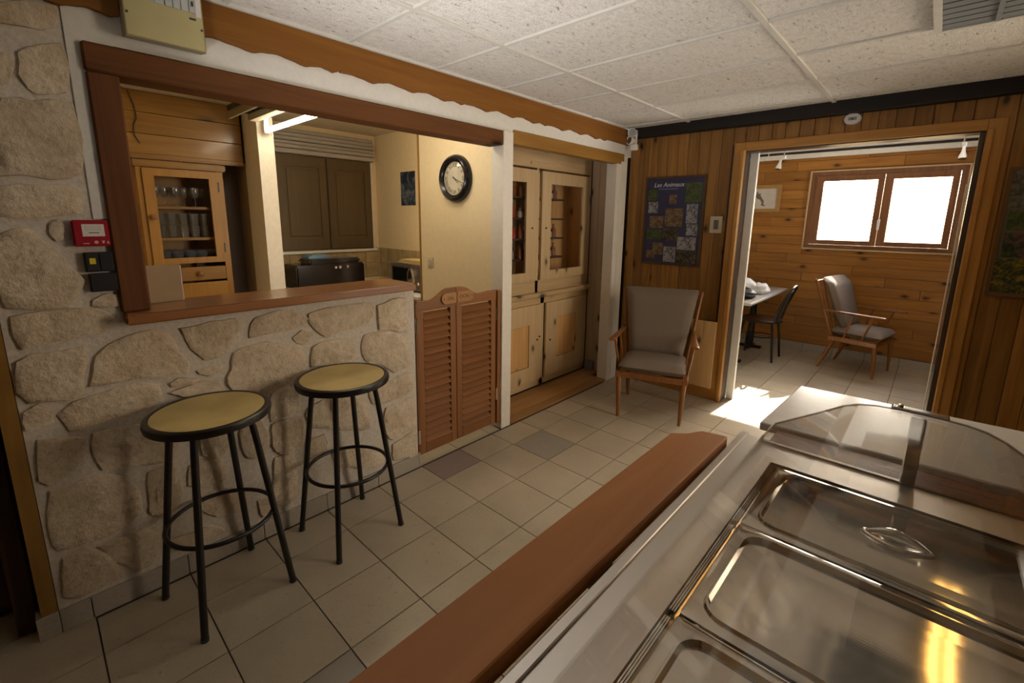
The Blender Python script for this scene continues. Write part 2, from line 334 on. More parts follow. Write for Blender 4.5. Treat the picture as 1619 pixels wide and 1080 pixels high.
# ------------------------------------------------------------------ floor
CZ = 2.297; FY = 3.285; BY = 5.70
floor = struct(B('floor', GROUT, -2.25, 3.5, -3.1, 5.86, -.08, -.006))
def tile_mesh(w, d): return MB().box(-w/2, w/2, -d/2, d/2, -.016, 0).mesh('floor_tile', bevel=0)
full = tile_mesh(.295, .295); part_me = tile_mesh(.205, .295); full.materials.append(TILE); part_me.materials.append(TILE)
fm, fg = full.copy(), full.copy(); pm = part_me.copy()
fm.materials[0] = TILE_M; fg.materials[0] = TILE_G; pm.materials[0] = TILE_M
field = MB()
for j in range(-10, 19):
    yc = .15+.3*j
    for i in range(-9, 11):
        x0 = .231+.3*i; xc = x0+.15
        vis = (-4 <= j and 0 <= i <= 5) or (j >= 11 and -1 <= i <= 7) or (i == -1 and j >= -4) or (i < 0 and i >= -3 and j in (-3, -4))
        if j >= 11 and i < -3: continue
        if i == -1 and j < 10 and j >= -2:
            if 6 <= j: 
                if j > 9: continue
            o = link('floor_tile', pm if j == 3 else part_me, None, floor, (.1255, yc, 0))
        elif vis: o = link('floor_tile', fg if (i, j) == (0, 5) or (i, j) == (2, -1) else (fm if (i, j) == (9, 9) else full), None, floor, (xc, yc, 0))
        elif xc > -2.2 and not (i >= -9 and i < 0 and j >= 6 and j < 11): field.box(xc-.1475, xc+.1475, yc-.1475, yc+.1475, -.016, 0)
for j in (3, 4, 5):
    for x0 in (-.30, -.60, -.90): field.box(x0+.0025, x0+.2975, max(.9, .3*j+.0025), min(1.60, .3*j+.2975), -.016, -.0005)
ff = stuff(field.build('floor_tile_field', TILE, floor))

# alcove step of oak boards
st = T('oak_step', 'pale oak boarded floor strip inside the cupboard alcove', 'step', (-.16, 2.37, .012))
for k in range(4): B('floorboard', OAKFLOOR, -.325+k*.084, -.243+k*.084, 1.71, (3.19, 3.19, 3.03, 3.03)[k], .001, .018, st, bevel=.0015)

# ------------------------------------------------------------------ wall_left (bar wall) with stones
wl = struct(MB().box(-.12, 0, -.69, -.31, 0, CZ).box(-.12, 0, -.31, .885, 0, 1.112).build('wall_left', MORTAR))
B('plaster', PLASTER, -.12, .004, -.31, 3.285, 2.068, CZ, wl)
B('plaster', PLASTER, 0, .006, -.430, -.31, 1.488, CZ, wl)
B('post', CREAMW, -.10, .012, 1.605, 1.70, 0, 2.07, wl, bevel=.003)
B('post', CREAMW, -.09, .014, 3.035, 3.215, 0, 2.07, wl, bevel=.003)
B('post_edge', CREAMW, .014, .02, 3.10, 3.19, .06, 2.02, wl, bevel=.002)
def stone(poly, k):
    pts = [Vector((0, a/1000, b/1000)) for a, b in poly]
    c = sum(pts, Vector())/len(pts)
    if sum((pts[i].y*pts[(i+1) % len(pts)].z-pts[(i+1) % len(pts)].y*pts[i].z) for i in range(len(pts))) < 0: pts.reverse()
    out = []
    n = len(pts)
    for i in range(n):
        p0, p1, p2, p3 = pts[i-1], pts[i], pts[(i+1) % n], pts[(i+2) % n]
        seg = max(1, int((p2-p1).length/.03))
        for s in range(seg):
            t = s/seg; q = p1.lerp(p2, t)
            cr = .5*((2*p1)+(p2-p0)*t+(2*p0-5*p1+4*p2-p3)*t*t+(3*p1-p0-3*p2+p3)*t**3)
            q = q.lerp(cr, .6); nz = mnoise.noise(Vector((k*3.1, q.y*28, q.z*28)))
            out.append(q+(q-c).normalized()*(nz*.010+.004+.004*mnoise.noise(Vector((k*1.3, q.y*70, q.z*70)))))
    h = .008+.005*random.random(); rings = []
    for f, hh in ((1, -.004), (.996, h*.7), (.975, h*1.0), (.75, h*1.08), (.42, h*1.1), (.15, h*1.1)):
        r = []
        for q in out:
            p = c+(q-c)*f
            inner = 1 if f < .99 else 0
            nz = mnoise.noise(Vector((k*7.7, p.y*22, p.z*22)))*.0065+mnoise.noise(Vector((k*5.7, p.y*60, p.z*60)))*.003
            r.append((max(-.01, hh+nz*inner), p.y, p.z))
        rings.append(r)
    MB().rings(rings).build('stone', STONE, wl, smooth=50)
STONES = [[(-653,1439),(-583,1452),(-568,1418),(-538,1389),(-501,1316),(-484,1278),(-500,1236),(-536,1196),(-573,1190),(-630,1196),(-671,1207),(-680,1242)],[(-540,1469),(-521,1482),(-503,1462),(-514,1416),(-530,1413),(-542,1438)],[(-668,1176),(-594,1179),(-491,1179),(-438,1160),(-421,1134),(-434,1097),(-502,1086),(-576,1081),(-652,1065),(-662,1080),(-668,1123)],[(-460,1205),(-430,1224),(-399,1217),(-401,1179),(-447,1177),(-465,1187)],[(-672,1025),(-636,1042),(-571,1039),(-513,1042),(-502,994),(-524,952),(-530,883),(-563,857),(-617,877),(-657,881),(-682,926),(-680,976)],[(-482,1005),(-441,1036),(-391,1058),(-315,1073),(-265,1044),(-239,970),(-216,921),(-227,883),(-308,890),(-385,897),(-446,892),(-505,900),(-497,946)],[(-222,1062),(-121,1067),(-35,1071),(-14,1036),(-53,968),(-96,926),(-158,917),(-184,949),(-207,1007)],[(28,1043),(91,1076),(200,1075),(274,1029),(262,1000),(165,986),(83,986),(22,980)],[(-184,877),(-108,882),(-111,855),(-142,851),(-178,862)],[(-279,848),(-250,862),(-195,844),(-211,830),(-274,833)],[(-599,818),(-558,852),(-472,867),(-381,875),(-319,850),(-310,813),(-340,778),(-412,766),(-486,752),(-544,743),(-576,748),(-588,782)],[(-680,851),(-644,866),(-611,845),(-622,802),(-678,794),(-685,815)],[(-45,920),(28,948),(151,928),(234,886),(254,814),(234,754),(173,728),(96,702),(8,722),(-56,750),(-89,797),(-63,857)],[(-290,811),(-175,825),(-115,814),(-107,774),(-150,767),(-237,783)],[(-563,2116),(-511,2136),(-444,2153),(-439,2138),(-452,2086),(-520,2069),(-569,2066)],[(-543,1990),(-491,2023),(-444,2041),(-434,2018),(-432,1977),(-449,1895),(-478,1883),(-519,1875),(-535,1889),(-542,1928)],[(-581,1981),(-561,1980),(-557,1947),(-571,1905),(-594,1883)],[(-598,1848),(-555,1862),(-536,1848),(-490,1860),(-439,1860),(-431,1812),(-431,1749),(-442,1645),(-520,1620),(-578,1622),(-630,1615)],[(-634,1582),(-569,1592),(-500,1596),(-453,1586),(-451,1547),(-458,1510),(-536,1499),(-604,1492),(-646,1494)],[(283,1047),(369,1064),(498,1066),(618,1059),(619,990),(574,952),(455,941),(359,920),(313,962),(284,1007)],[(651,1039),(738,1059),(823,1061),(826,873),(731,894),(655,912),(652,967)],[(203,945),(243,974),(296,948),(270,912),(246,907),(216,923)],[(291,883),(358,900),(487,888),(507,831),(499,771),(392,777),(309,784),(277,787),(276,837)],[(561,892),(659,893),(761,865),(833,804),(836,666),(731,651),(660,706),(564,752),(544,833)],[(579,570),(681,599),(845,617),(851,504),(762,489),(676,484),(595,499)],[(674,446),(761,449),(858,461),(864,271),(775,250),(708,244),(658,322)],[(707,213),(774,225),(867,238),(872,86),(792,97),(714,118)],[(80,549),(147,551),(208,548),(208,437),(188,383),(105,395),(76,452)],[(238,581),(334,604),(465,584),(556,511),(562,442),(568,363),(473,387),(324,448),(240,486)],[(254,402),(313,416),(327,366),(260,378)],[(85,693),(176,733),(210,674),(203,584),(134,573),(75,567)],[(359,317),(449,301),(581,231),(651,154),(596,120),(371,220)],[(-660,745),(-604,733),(-547,708),(-550,659),(-589,611),(-629,578),(-653,575),(-672,602)],[(-521,717),(-462,719),(-395,705),(-361,625),(-289,587),(-295,528),(-377,541),(-453,563),(-512,573),(-527,613)],[(-656,550),(-597,550),(-533,559),(-458,516),(-421,440),(-426,361),(-474,319),(-550,306),(-608,305),(-662,317),(-677,387),(-671,476)],[(-557,275),(-500,277),(-436,273),(-383,286),(-388,171),(-424,117),(-465,111),(-493,155),(-528,212)],[(-655,279),(-597,293),(-563,254),(-524,189),(-517,123),(-574,108),(-632,107),(-670,128)],[(-385,504),(-306,501),(-299,414),(-317,316),(-394,319),(-395,417)],[(-252,479),(-143,466),(-126,358),(-222,368),(-261,397)],[(-365,451),(-299,460),(-299,342),(-364,308)],[(-355,185),(-291,177),(-198,171),(-157,120),(-229,125),(-329,126)],[(-235,334),(-107,310),(-52,248),(-108,188),(-209,228)],[(-14,204),(38,192),(49,121),(5,111)],[(73,480),(164,498),(187,426),(154,373),(79,416)],[(76,379),(169,341),(154,142),(89,127),(54,184)],[(-198,613),(-127,600),(-105,534),(-140,467),(-199,513)],[(-316,613),(-283,611),(-295,535),(-315,538)],[(-52,585),(28,582),(53,500),(36,420),(-37,425),(-56,492)],[(228,410),(302,410),(323,334),(270,301),(222,333)]]

for k, p in enumerate(STONES): stone(p, k)
bl = T('baseboard_left', '', ''); del bl['label'], bl['category']; struct(bl)
for a, b in ((-.69, -.607), (-.604, -.303), (-.300, -.003), (0, .303), (.306, .603), (.606, .885)):
    B('plinth_tile', PLINTH, 0, .012, a, b, 0, .088, bl, bevel=.0015)
B('plinth_tile', PLINTH, -.12, .012, .886, .896, 0, .088, bl, bevel=.0015)
B('plinth_tile', PLINTH, -.05, .012, -.75, -.692, 0, .088, bl, bevel=.0015)
# dark doorway at the far left end of the bar wall
d3 = struct(B('door_3', DRESSER, -.03, .004, -.735, -.692, .089, 2.2)); d3.data.materials[0] = wood('door_edge_wood', (.30, .16, .04), (.2, .1, .02), 2, 0, .4, var=0)
B('leaf_and_dark_panel', DARKW, -.20, -.055, -.80, -.745, .01, 2.15, d3, bevel=.003)
B('leaf_and_dark_panel', DARKW, -.27, -.235, -1.15, -.80, .008, 2.19, d3, bevel=.003)  # dark panel added so the hall past the doorway looks unlit
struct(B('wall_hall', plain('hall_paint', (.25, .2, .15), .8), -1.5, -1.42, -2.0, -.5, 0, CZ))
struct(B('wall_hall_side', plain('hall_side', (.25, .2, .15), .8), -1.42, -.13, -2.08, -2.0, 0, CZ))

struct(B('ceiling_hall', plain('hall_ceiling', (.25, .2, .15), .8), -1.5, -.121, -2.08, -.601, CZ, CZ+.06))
# ------------------------------------------------------------------ ceiling
ce = struct(MB().box(-.12, 3.5, -3.1, 3.3, CZ+.035, CZ+.08).build('ceiling', plain('ceiling_void', (.3, .3, .28), .9)))
xl = [-.435+.98*k for k in range(5)]; yl = [.544+.507*k for k in range(-8, 7)]
cm = {}
for i in range(4):
    for j in range(len(yl)-1):
        x0, x1, y0, y1 = xl[i], xl[i+1], yl[j], yl[j+1]
        x0 = max(x0, .0); x1 = min(x1, 3.4); y1 = min(y1, FY); y0 = max(y0, -3.0)
        if y1-y0 < .02: continue
        key = (round(x1-x0, 3), round(y1-y0, 3))
        if key not in cm:
            w, d = key; cm[key] = MB().box(-w/2+.004, w/2-.004, -d/2+.004, d/2-.004, 0, .02).mesh('ceiling_tile', bevel=.008); cm[key].materials.append(CTILE)
        link('ceiling_tile', cm[key], None, ce, ((x0+x1)/2, (y0+y1)/2, CZ+.009))
for x in xl[1:4]: B('ceiling_rail', RAILM, x-.013, x+.013, -3, FY-.07, CZ-.001, CZ+.02, ce, bevel=.002)
for y in yl:
    if -3 < y < 3.2: B('ceiling_rail', RAILM, .03, 3.4, y-.011, y+.011, CZ+.0, CZ+.02, ce, bevel=.002)
B('ceiling_rail', RAILM, .03, .046, -3, FY, CZ-.004, CZ+.02, ce)
# scalloped valance board along the bar wall
SC = [(.503,2.166),(.566,2.168),(.615,2.163),(.676,2.153),(.72,2.165),(.772,2.175),(.84,2.167),(.912,2.157),(.955,2.168),(1.009,2.174),(1.06,2.166),(1.125,2.154),(1.16,2.162),(1.195,2.168),(1.225,2.163),(1.251,2.157),(1.268,2.164),(1.284,2.171)]
prof = []
y = -.62
per = [(y0-.503, z0) for y0, z0 in SC]
for k in range(5):
    for dy, z in per:
        yy = .503-.781*2+k*.781+dy
        if -.85 < yy < 3.2: prof.append((yy, z))
def valance(y0, y1):
    pr = [(y0, 2.165)]+[p for p in prof if y0+.01 < p[0] < y1-.01]+[(y1, 2.165)]
    out = []
    for (a, b), (c, d) in zip(pr[:-1], pr[1:]):
        out += [(a+(c-a)*t/3, b+(d-b)*(.5-.5*cos(pi*t/3))) for t in range(3)]
    out.append(pr[-1]); mb = MB(); n = len(out)
    vs = [(x, yy, zz) for x in (.004, .028) for yy, zz in out]+[(x, yy, CZ-.004) for x in (.004, .028) for yy, zz in out]
    fs = []
    for i in range(n-1):
        fs += [(n+i, n+i+1, 3*n+i+1, 3*n+i), (i, 2*n+i, 2*n+i+1, i+1), (i, i+1, n+i+1, n+i), (2*n+i, 3*n+i, 3*n+i+1, 2*n+i+1)]
    fs += [(0, n, 3*n, 2*n), (n-1, 3*n-1, 4*n-1, 2*n-1)]
    return mb.add(vs, fs)
tr = struct(valance(-.06, 3.20).build('trim_1', VALW, smooth=30))
struct(valance(-.9, -.285).build('trim_2', VALW, smooth=30))

# ------------------------------------------------------------------ serving hatch timber and bar top
hf = T('hatch_frame', 'red-brown timber lintel and left post framing the bar hatch', 'frame', (0, .6, 1.15))
B('lintel', BEAM, -.10, .028, -.396, 1.588, 1.972, 2.062, hf, bevel=.006)
B('post', BEAM_V, -.11, .024, -.394, -.308, 1.152, 1.972, hf, bevel=.006)
bt = T('bar_counter', 'polished brown wooden counter top on the stone bar', 'counter', (-.05, .23, 1.115))
MB().prism([(-.20, -.385), (.088, -.392), (.088, .83), (.082, .845), (-.165, .845), (-.20, .82)], 2, 1.113, 1.152).build('slab', BARTOP, bt, bevel=.006, segs=2)
B('edge_strip', BARTOP, .0885, .094, -.39, .838, 1.118, 1.146, bt, bevel=.002)
cb = T('menu_box', 'plain cardboard box standing on the bar top by the dark post', 'box', (-.15, -.22, 1.152))
B('front_panel', CARD, -.14, -.135, -.29, -.175, 1.1525, 1.305, cb, bevel=.001)
B('box_body', CARD, -.178, -.1405, -.288, -.177, 1.1525, 1.30, cb, bevel=.002)
B('clear_edge', LABELM, -.165, -.137, -.1748, -.171, 1.155, 1.298, cb, bevel=.001)

# ------------------------------------------------------------------ kitchen behind the bar
KX = -2.10; KY = 1.93
struct(B('wall_kitchen_back', CREAM, KX-.1, KX, -.6, KY+.1, 0, CZ+.1))
struct(B('wall_kitchen_right', CREAM, KX, -.93, KY, KY+.08, 0, CZ+.1))
struct(B('wall_kitchen_left', CREAM, KX, -.12, -.6, -.5, 0, CZ))
struct(B('ceiling_kitchen', KCEIL, KX, -.121, -.6, KY, CZ+.003, CZ+.08))
wp = struct(B('wall_partition', CREAM, -.92, -.012, 1.615, 1.66, .0, CZ+.003))
B('edge_trim', wood('partition_edge', (.34, .18, .05), (.24, .12, .03), 2, 1, .45, var=0), -.935, -.9205, 1.606, 1.67, 0, CZ, wp, bevel=.002)
struct(B('wall_pillar', PILLAR, -1.80, -1.50, .64, .75, 0, CZ+.002))
struct(B('wall_recess', plain('recess_shade', (.16, .13, .12), .8), KX, -2.02, .30, .645, 0, CZ))  # shadow beside the dresser put into the wall colour
struct(B('wall_pillar_return', plain('return_shade', (.36, .29, .2), .8), -2.02, -1.801, .645, .75, 0, CZ+.002))  # darker colour stands for the pillar side turned from the tube
# wall tiles (backsplash)
bs = T('trim_3', '', ''); del bs['label'], bs['category']; struct(bs)
wtm = MB().box(-.004, .004, -.0735, .0735, -.0735, .0735).mesh('wall_tile', bevel=.0015); wtm.materials.append(WTILE)
wtn = MB().box(-.0735, .0735, -.004, .004, -.0735, .0735).mesh('wall_tile', bevel=.0015); wtn.materials.append(WTILE)
for r in range(2):
    for k in range(8): link('wall_tile', wtm, None, bs, (KX+.0045, .80+.15*k, .98+.15*r))
    for k in range(8): link('wall_tile', wtn, None, bs, (KX+.10+.15*k, KY-.0045, .98+.15*r))
# kitchen window with closed shutters and roller box
w2 = struct(B('window_2', OFFWHITE, KX, KX+.03, .93, 1.90, 1.17, 1.195, bevel=.004))
for a, b in ((.955, 1.40), (1.405, 1.855)):
    s = B('shutter', SHUT, KX+.002, KX+.03, a, b, 1.205, 2.04, w2, bevel=.003)
    x = KX+.0305
    MB().box(x, x+.008, a+.005, a+.07, 1.21, 2.03).box(x, x+.008, b-.07, b-.005, 1.21, 2.03).box(x, x+.008, a+.07, b-.07, 1.94, 2.03).box(x, x+.008, a+.07, b-.07, 1.21, 1.31).build('shutter_frame', SHUT, s)
    B('raised_panel', SHUT, x, x+.006, a+.085, b-.085, 1.33, 1.92, s, bevel=.004)
B('side_jamb', OFFWHITE, KX, KX+.02, 1.86, 1.885, 1.196, 2.04, w2)
for k, (z0, z1, x1) in enumerate(((2.045, 2.085, .06), (2.088, 2.118, .075), (2.121, 2.150, .06), (2.153, 2.18, .08), (2.183, 2.215, .065), (2.218, 2.25, .05))):
    B('roller_slat', plain('roller_paint', (.40, .37, .33), .6) if k == 0 else bpy.data.materials['roller_paint'], KX, KX+x1, .94, 1.885, z0, z1, w2, bevel=.006)
kc = T('kitchen_counter', 'kitchen worktop along the tiled wall under the shuttered window', 'counter', (-1.8, 1.3, 0))
B('worktop', plain('worktop', (.35, .27, .17), .35), KX+.01, -1.55, .76, 1.55, .865, .90, kc, bevel=.004)
B('base_unit', DRESSER, KX+.01, -1.60, .78, 1.55, .08, .864, kc, bevel=.004)
for k in range(2): B('cabinet_door', DRESSER, -1.599, -1.58, .79+k*.38, 1.16+k*.38, .10, .85, kc, bevel=.004)
mt = T('microwave_shelf', 'white worktop slab carrying the microwave beside the partition', 'shelf', (-1.3, 1.75, 0))
B('slab', OFFWHITE, -1.545, -.938, 1.575, 1.92, .832, .860, mt, bevel=.003)
B('base_unit', DRESSER, -1.545, -.95, 1.60, 1.92, .05, .831, mt, bevel=.003)
mw = T('microwave', 'silver microwave oven with dark glass door on white slab', 'microwave', (-1.3, 1.8, .861))
GREYM = plain('microwave_silver', (.22, .20, .185), .35, .6)
B('body', GREYM, -1.52, -1.04, 1.715, 1.915, .872, 1.10, mw, bevel=.008, segs=2)
B('door_frame', GREYM, -1.515, -1.19, 1.70, 1.714, .876, 1.096, mw, bevel=.004)
B('door_glass', plain('dark_glass', (.008, .01, .008), .12), -1.485, -1.235, 1.695, 1.6995, .90, 1.07, mw, bevel=.002)
B('control_panel', GREYM, -1.187, -1.045, 1.70, 1.714, .876, 1.096, mw, bevel=.004)
MB().lathe([(.02, 0), (.055, .0), (.058, .012), (.045, .02), (.02, .022), (.0, .022)], (-1.19, 1.70, .985), 20, Matrix(((1, 0, 0), (0, 0, -1), (0, 1.6, 0)))).build('curved_handle', CHROME, mw, smooth=40)
MB().lathe([(.025, 0), (.022, .016), (0, .018)], (-1.10, 1.699, .94), 16, Matrix(((1, 0, 0), (0, 0, -1), (0, 1, 0)))).build('dial', CHROME, mw, smooth=40)
for xx in (-1.50, -1.06):
    B('foot', BLACKP, xx-.012, xx+.012, 1.73, 1.76, .861, .8725, mw)
tw = T('folded_towel', 'pale yellow folded cloth lying on the microwave', 'cloth', (-1.25, 1.8, 1.101))
TOW = plain('towel', (.62, .50, .24), .9, nscale=200, bmp=.4)
for k in range(3): B('fold', TOW, -1.45+.01*k, -1.05-.02*k, 1.72+.01*k, 1.90, 1.1015+.012*k, 1.1125+.012*k, tw, bevel=.005, segs=2)
ap = T('black_appliance', 'black boxy appliance with small knobs on the kitchen worktop', 'appliance', (-1.75, 1.2, .901))
DGL = plain('gloss_black', (.012, .008, .008), .18)
B('body', DGL, -1.95, -1.66, .905, 1.515, .905, 1.105, ap, bevel=.012, segs=2)
B('lid', DGL, -1.93, -1.68, 1.03, 1.49, 1.106, 1.15, ap, bevel=.015, segs=2)
for yy in (1.235, 1.275, 1.345): MB().lathe([(.014, 0), (.012, .012), (0, .013)], (-1.6595, yy, 1.075), 12, Matrix(((0, 0, 1), (0, 1, 0), (1, 0, 0)))).build('knob', CHROME, ap)
bp = T('blue_packet', 'light blue packet lying on the black kitchen appliance', 'packet', (-1.8, 1.14, 1.151))
B('packet_body', plain('packet_blue', (.12, .24, .36), .4), -1.88, -1.72, 1.035, 1.22, 1.1515, 1.175, bp, bevel=.009, segs=2)
B('packet_flap', plain('packet_pale', (.25, .38, .48), .4), -1.86, -1.76, 1.08, 1.20, 1.1755, 1.182, bp, bevel=.002)
kp = T('mountain_picture', 'small dark blue mountain photograph pinned on the cream kitchen wall', 'picture', (-1.54, KY, 1.78))
B('print', None, -1.655, -1.425, KY-.004, KY-.0005, 1.622, 1.93, kp)
def print_mat(name, stops, scale, seed=0):
    m, nt, b = newmat(name); tc = N(nt, 'TexCoord'); mp = N(nt, 'Mapping'); mp.inputs['Location'].default_value = (seed, seed*1.7, 0); L(nt, tc.outputs['Object'], mp.inputs[0])
    n = noise(nt, mp.outputs[0], scale, 5, .6, 1.2); L(nt, ramp(nt, n.outputs['Fac'], stops), b.inputs['Base Color']); b.inputs['Roughness'].default_value = .4; return m
kp.children[0].data.materials.append(print_mat('mountain_print', [(.4, (.012, .018, .035)), (.52, (.05, .075, .12)), (.6, (.18, .2, .26)), (.66, (.02, .03, .05))], 9))
# fluorescent fitting
ft = T('tube_light', 'lit fluorescent tube fitting hanging under the kitchen ceiling', 'light', (-1.0, .65, CZ))
FIX = plain('fixture_cream', (.30, .255, .17), .6)
B('housing', plain('fixture_dark', (.05, .04, .03), .7), -1.47, -.50, .455, .735, 2.20, 2.235, ft, bevel=.003)
B('side_lip', FIX, -1.47, -.50, .455, .472, 2.150, 2.199, ft, bevel=.002)
B('spine', FIX, -1.465, -.505, .575, .640, 2.155, 2.199, ft, bevel=.006)
MB().cyl((-1.44, .688, 2.104), (-.55, .688, 2.104), .016, n=16).build('tube', emit('tube_glow', (1.0, .86, .62), 40.0), ft, smooth=40)
for xx in (-1.455, -.535): B('tube_socket', WHITE, xx-.012, xx+.012, .672, .704, 2.088, 2.199, ft)
for xx in (-1.3, -.7): B('hanger', OFFWHITE, xx-.01, xx+.01, .58, .60, 2.235, CZ+.003, ft)
# pine dresser with glasses, pelmet above
pe = T('pine_pelmet', 'wide varnished pine board box above the kitchen dresser', 'pelmet', (-1.9, .25, 1.89))
for k, (z0, z1) in enumerate(((1.905, 2.03), (2.033, 2.165), (2.168, 2.296))): B('board', DRESSER_Y, -1.80, -1.775, -.35, .62, z0, z1, pe, bevel=.002)
B('moulding', DRESSER_Y, -1.80, -1.755, -.35, .62, 1.872, 1.903, pe, bevel=.008, segs=2)
B('end_board', DRESSER_Y, -2.015, -1.801, .60, .62, 1.90, 2.296, pe)
MB().tube([(-1.768, -.02, 2.29), (-1.768, .005, 2.2), (-1.768, .01, 2.12), (-1.768, -.01, 2.08), (-1.768, -.015, 2.02), (-1.768, .01, 1.965)], .003, 6).build('cord', DARKBROWN, pe)
dr = T('pine_dresser', 'honey pine dresser with glazed door full of glasses', 'dresser', (-1.9, .22, 0))
B('cornice', DRESSER_Y, KX+.02, -1.775, -.05, .495, 1.822, 1.868, dr, bevel=.008, segs=2)
MB().box(KX+.02, -1.80, -.03, -.01, 0, 1.82).box(KX+.02, -1.80, .455, .475, 0, 1.82).box(KX+.005, KX+.019, -.03, .475, 0, 1.82).box(KX+.02, -1.82, -.01, .455, 1.80, 1.82).box(KX+.02, -1.82, -.01, .455, 1.16, 1.18).build('carcass', DRESSER, dr)
MB().box(-1.80, -1.79, -.03, .0, 0, 1.82).box(-1.80, -1.79, .435, .475, 0, 1.82).build('face_frame', DRESSER, dr)
for z in (1.565, 1.345): B('shelf', DRESSER_Y, KX+.03, -1.83, -.008, .453, z-.018, z, dr)
dd = MB().box(-1.80, -1.775, .0, .06, 1.165, 1.815).box(-1.80, -1.775, .38, .433, 1.165, 1.815).box(-1.80, -1.775, .06, .38, 1.765, 1.815).box(-1.80, -1.775, .06, .38, 1.165, 1.205).build('door', DRESSER, dr)
B('glass_pane', GLASS, -1.792, -1.788, .058, .382, 1.203, 1.767, dd)
MB().lathe([(.008, 0), (.009, .012), (.018, .02), (.018, .03), (0, .036)], (-1.775, .03, 1.49), 14, Matrix(((0, 0, 1), (0, 1, 0), (1, 0, 0)))).build('knob', CHAIRW, dd, smooth=50)
for z in (1.71, 1.27): B('hinge', BLACK, -1.789, -1.772, .434, .442, z-.035, z+.035, dr)
dw = B('drawer', DRESSER_Y, -1.80, -1.775, .07, .43, 1.035, 1.135, dr, bevel=.004)
MB().lathe([(.008, 0), (.009, .012), (.02, .02), (.02, .03), (0, .036)], (-1.775, .26, 1.085), 14, Matrix(((0, 0, 1), (0, 1, 0), (1, 0, 0)))).build('knob', CHAIRW, dw, smooth=50)
B('lower_door', DRESSER, -1.80, -1.778, .0, .433, .1, 1.02, dr, bevel=.004)
def glassware(prof, name): 
    me = MB().lathe(prof, (0, 0, 0), 12).mesh(name, smooth=50); me.materials.append(DRINK); return me
g1 = glassware([(.0, .0), (.028, .001), (.004, .006), (.004, .055), (.02, .07), (.031, .1), (.028, .135), (.026, .135), (.029, .1), (.018, .073), (0, .066)], 'wine_glass')
g2 = glassware([(0, 0), (.026, 0), (.032, .085), (.03, .085), (.024, .006), (0, .005)], 'tumbler')
g3 = glassware([(0, 0), (.03, 0), (.04, .05), (.043, .07), (.040, .07), (.036, .05), (.025, .006), (0, .005)], 'dessert_bowl')
g3.materials[0] = clear('blue_glass', (.5, .58, .72), .05, 1.5, .08)
ORD = ['first', 'second', 'third', 'fourth', 'fifth', 'sixth', 'seventh', 'eighth']
for k in range(6): tag(link('wine_glass', g1, None, None, (-1.885-.05*(k % 2), .075+.058*k, 1.5655)), 'clear stemmed glass, %s from the left on the dresser top shelf' % ORD[k], 'glass', 'stemmed glasses on the dresser top shelf')
for lay in range(2):
    for k in range(5): tag(link('tumbler', g2, None, None, (-1.88, .08+.068*k, 1.3455+.0865*lay)), 'clear tumbler, %s from the left in the %s row on the dresser middle shelf' % (ORD[k], ('lower', 'upper')[lay]), 'glass', 'tumblers on the dresser middle shelf, %s row' % ('lower', 'upper')[lay])
for k in range(5): tag(link('dessert_bowl', g3, None, None, (-1.88, .085+.075*k, 1.1805)), 'bluish glass bowl, %s from the left in front on the dresser bottom shelf' % ORD[k], 'bowl', 'blue glass bowls on the dresser bottom shelf')
for k in range(5): tag(link('dessert_bowl', g3, None, None, (-1.97, .085+.075*k, 1.1805)), 'bluish glass bowl, %s from the left at the back of the dresser bottom shelf' % ORD[k], 'bowl', 'blue glass bowls at the back of the dresser bottom shelf')

# clock and switch on the partition
ck = T('wall_clock', 'round black-rimmed clock with cream face on the cream partition', 'clock', (-.468, 1.615, 1.79))
CM = Matrix(((1, 0, 0), (0, 0, -1), (0, 1, 0)))
MB().lathe([(.118, .03), (.126, .042), (.145, .05), (.160, .038), (.168, .018), (.168, 0), (.0, 0)][::-1], (-.468, 1.614, 1.79), 48, CM, cap=False).build('rim', plain('clock_black', (.012, .009, .011), .25), ck, smooth=45)
MB().lathe([(0, .012), (.12, .012), (.12, .020), (0, .020)], (-.468, 1.614, 1.79), 40, CM).build('dial', plain('dial_cream', (.62, .54, .42), .5), ck)
NUM = plain('numeral_black', (.02, .016, .012), .5)
for h, t in enumerate(['XII', 'I', 'II', 'III', 'IV', 'V', 'VI', 'VII', 'VIII', 'IX', 'X', 'XI']):
    a = -2*pi*h/12; R_ = Matrix.Translation((-.468-.093*sin(a)*1, 1.5935, 1.79+.093*cos(a))) @ Matrix(((cos(a), -sin(a), 0, 0), (0, 0, -1, 0), (sin(a), cos(a), 0, 0), (0, 0, 0, 1)))
    text_mb(t, .043, R_).build('numeral', NUM, ck)
def hand(a, l, w): 
    c, s = cos(a), sin(a); p = Vector((-.468, 1.591, 1.79)); d = Vector((s, 0, c)); e = Vector((c, 0, -s))
    vs = [p-d*.02+e*w, p-d*.02-e*w, p+d*l-e*w*.4, p+d*l+e*w*.4]; return MB().add(vs+[v+Vector((0, -.001, 0)) for v in vs], [(0, 1, 2, 3), (7, 6, 5, 4), (0, 4, 5, 1), (1, 5, 6, 2), (2, 6, 7, 3), (3, 7, 4, 0)])
hand(radians(130), .05, .005).build('hour_hand', NUM, ck); hand(radians(112), .075, .0035).build('minute_hand', NUM, ck)
MB().lathe([(0, .026), (.06, .0275), (.118, .024), (.118, .022), (0, .0255)], (-.468, 1.614, 1.79), 32, CM).build('glass_cover', GLASS, ck, smooth=40)
sw = T('light_switch', 'cream light switch low on the cream partition by its trim', 'switch', (-.79, 1.615, 1.16))
B('plate', plain('switch_cream', (.62, .54, .38), .4), -.83, -.76, 1.603, 1.6145, 1.12, 1.20, sw, bevel=.003)
B('rocker', plain('rocker_cream', (.52, .45, .30), .4), -.812, -.778, 1.596, 1.6028, 1.135, 1.18, sw, bevel=.003)

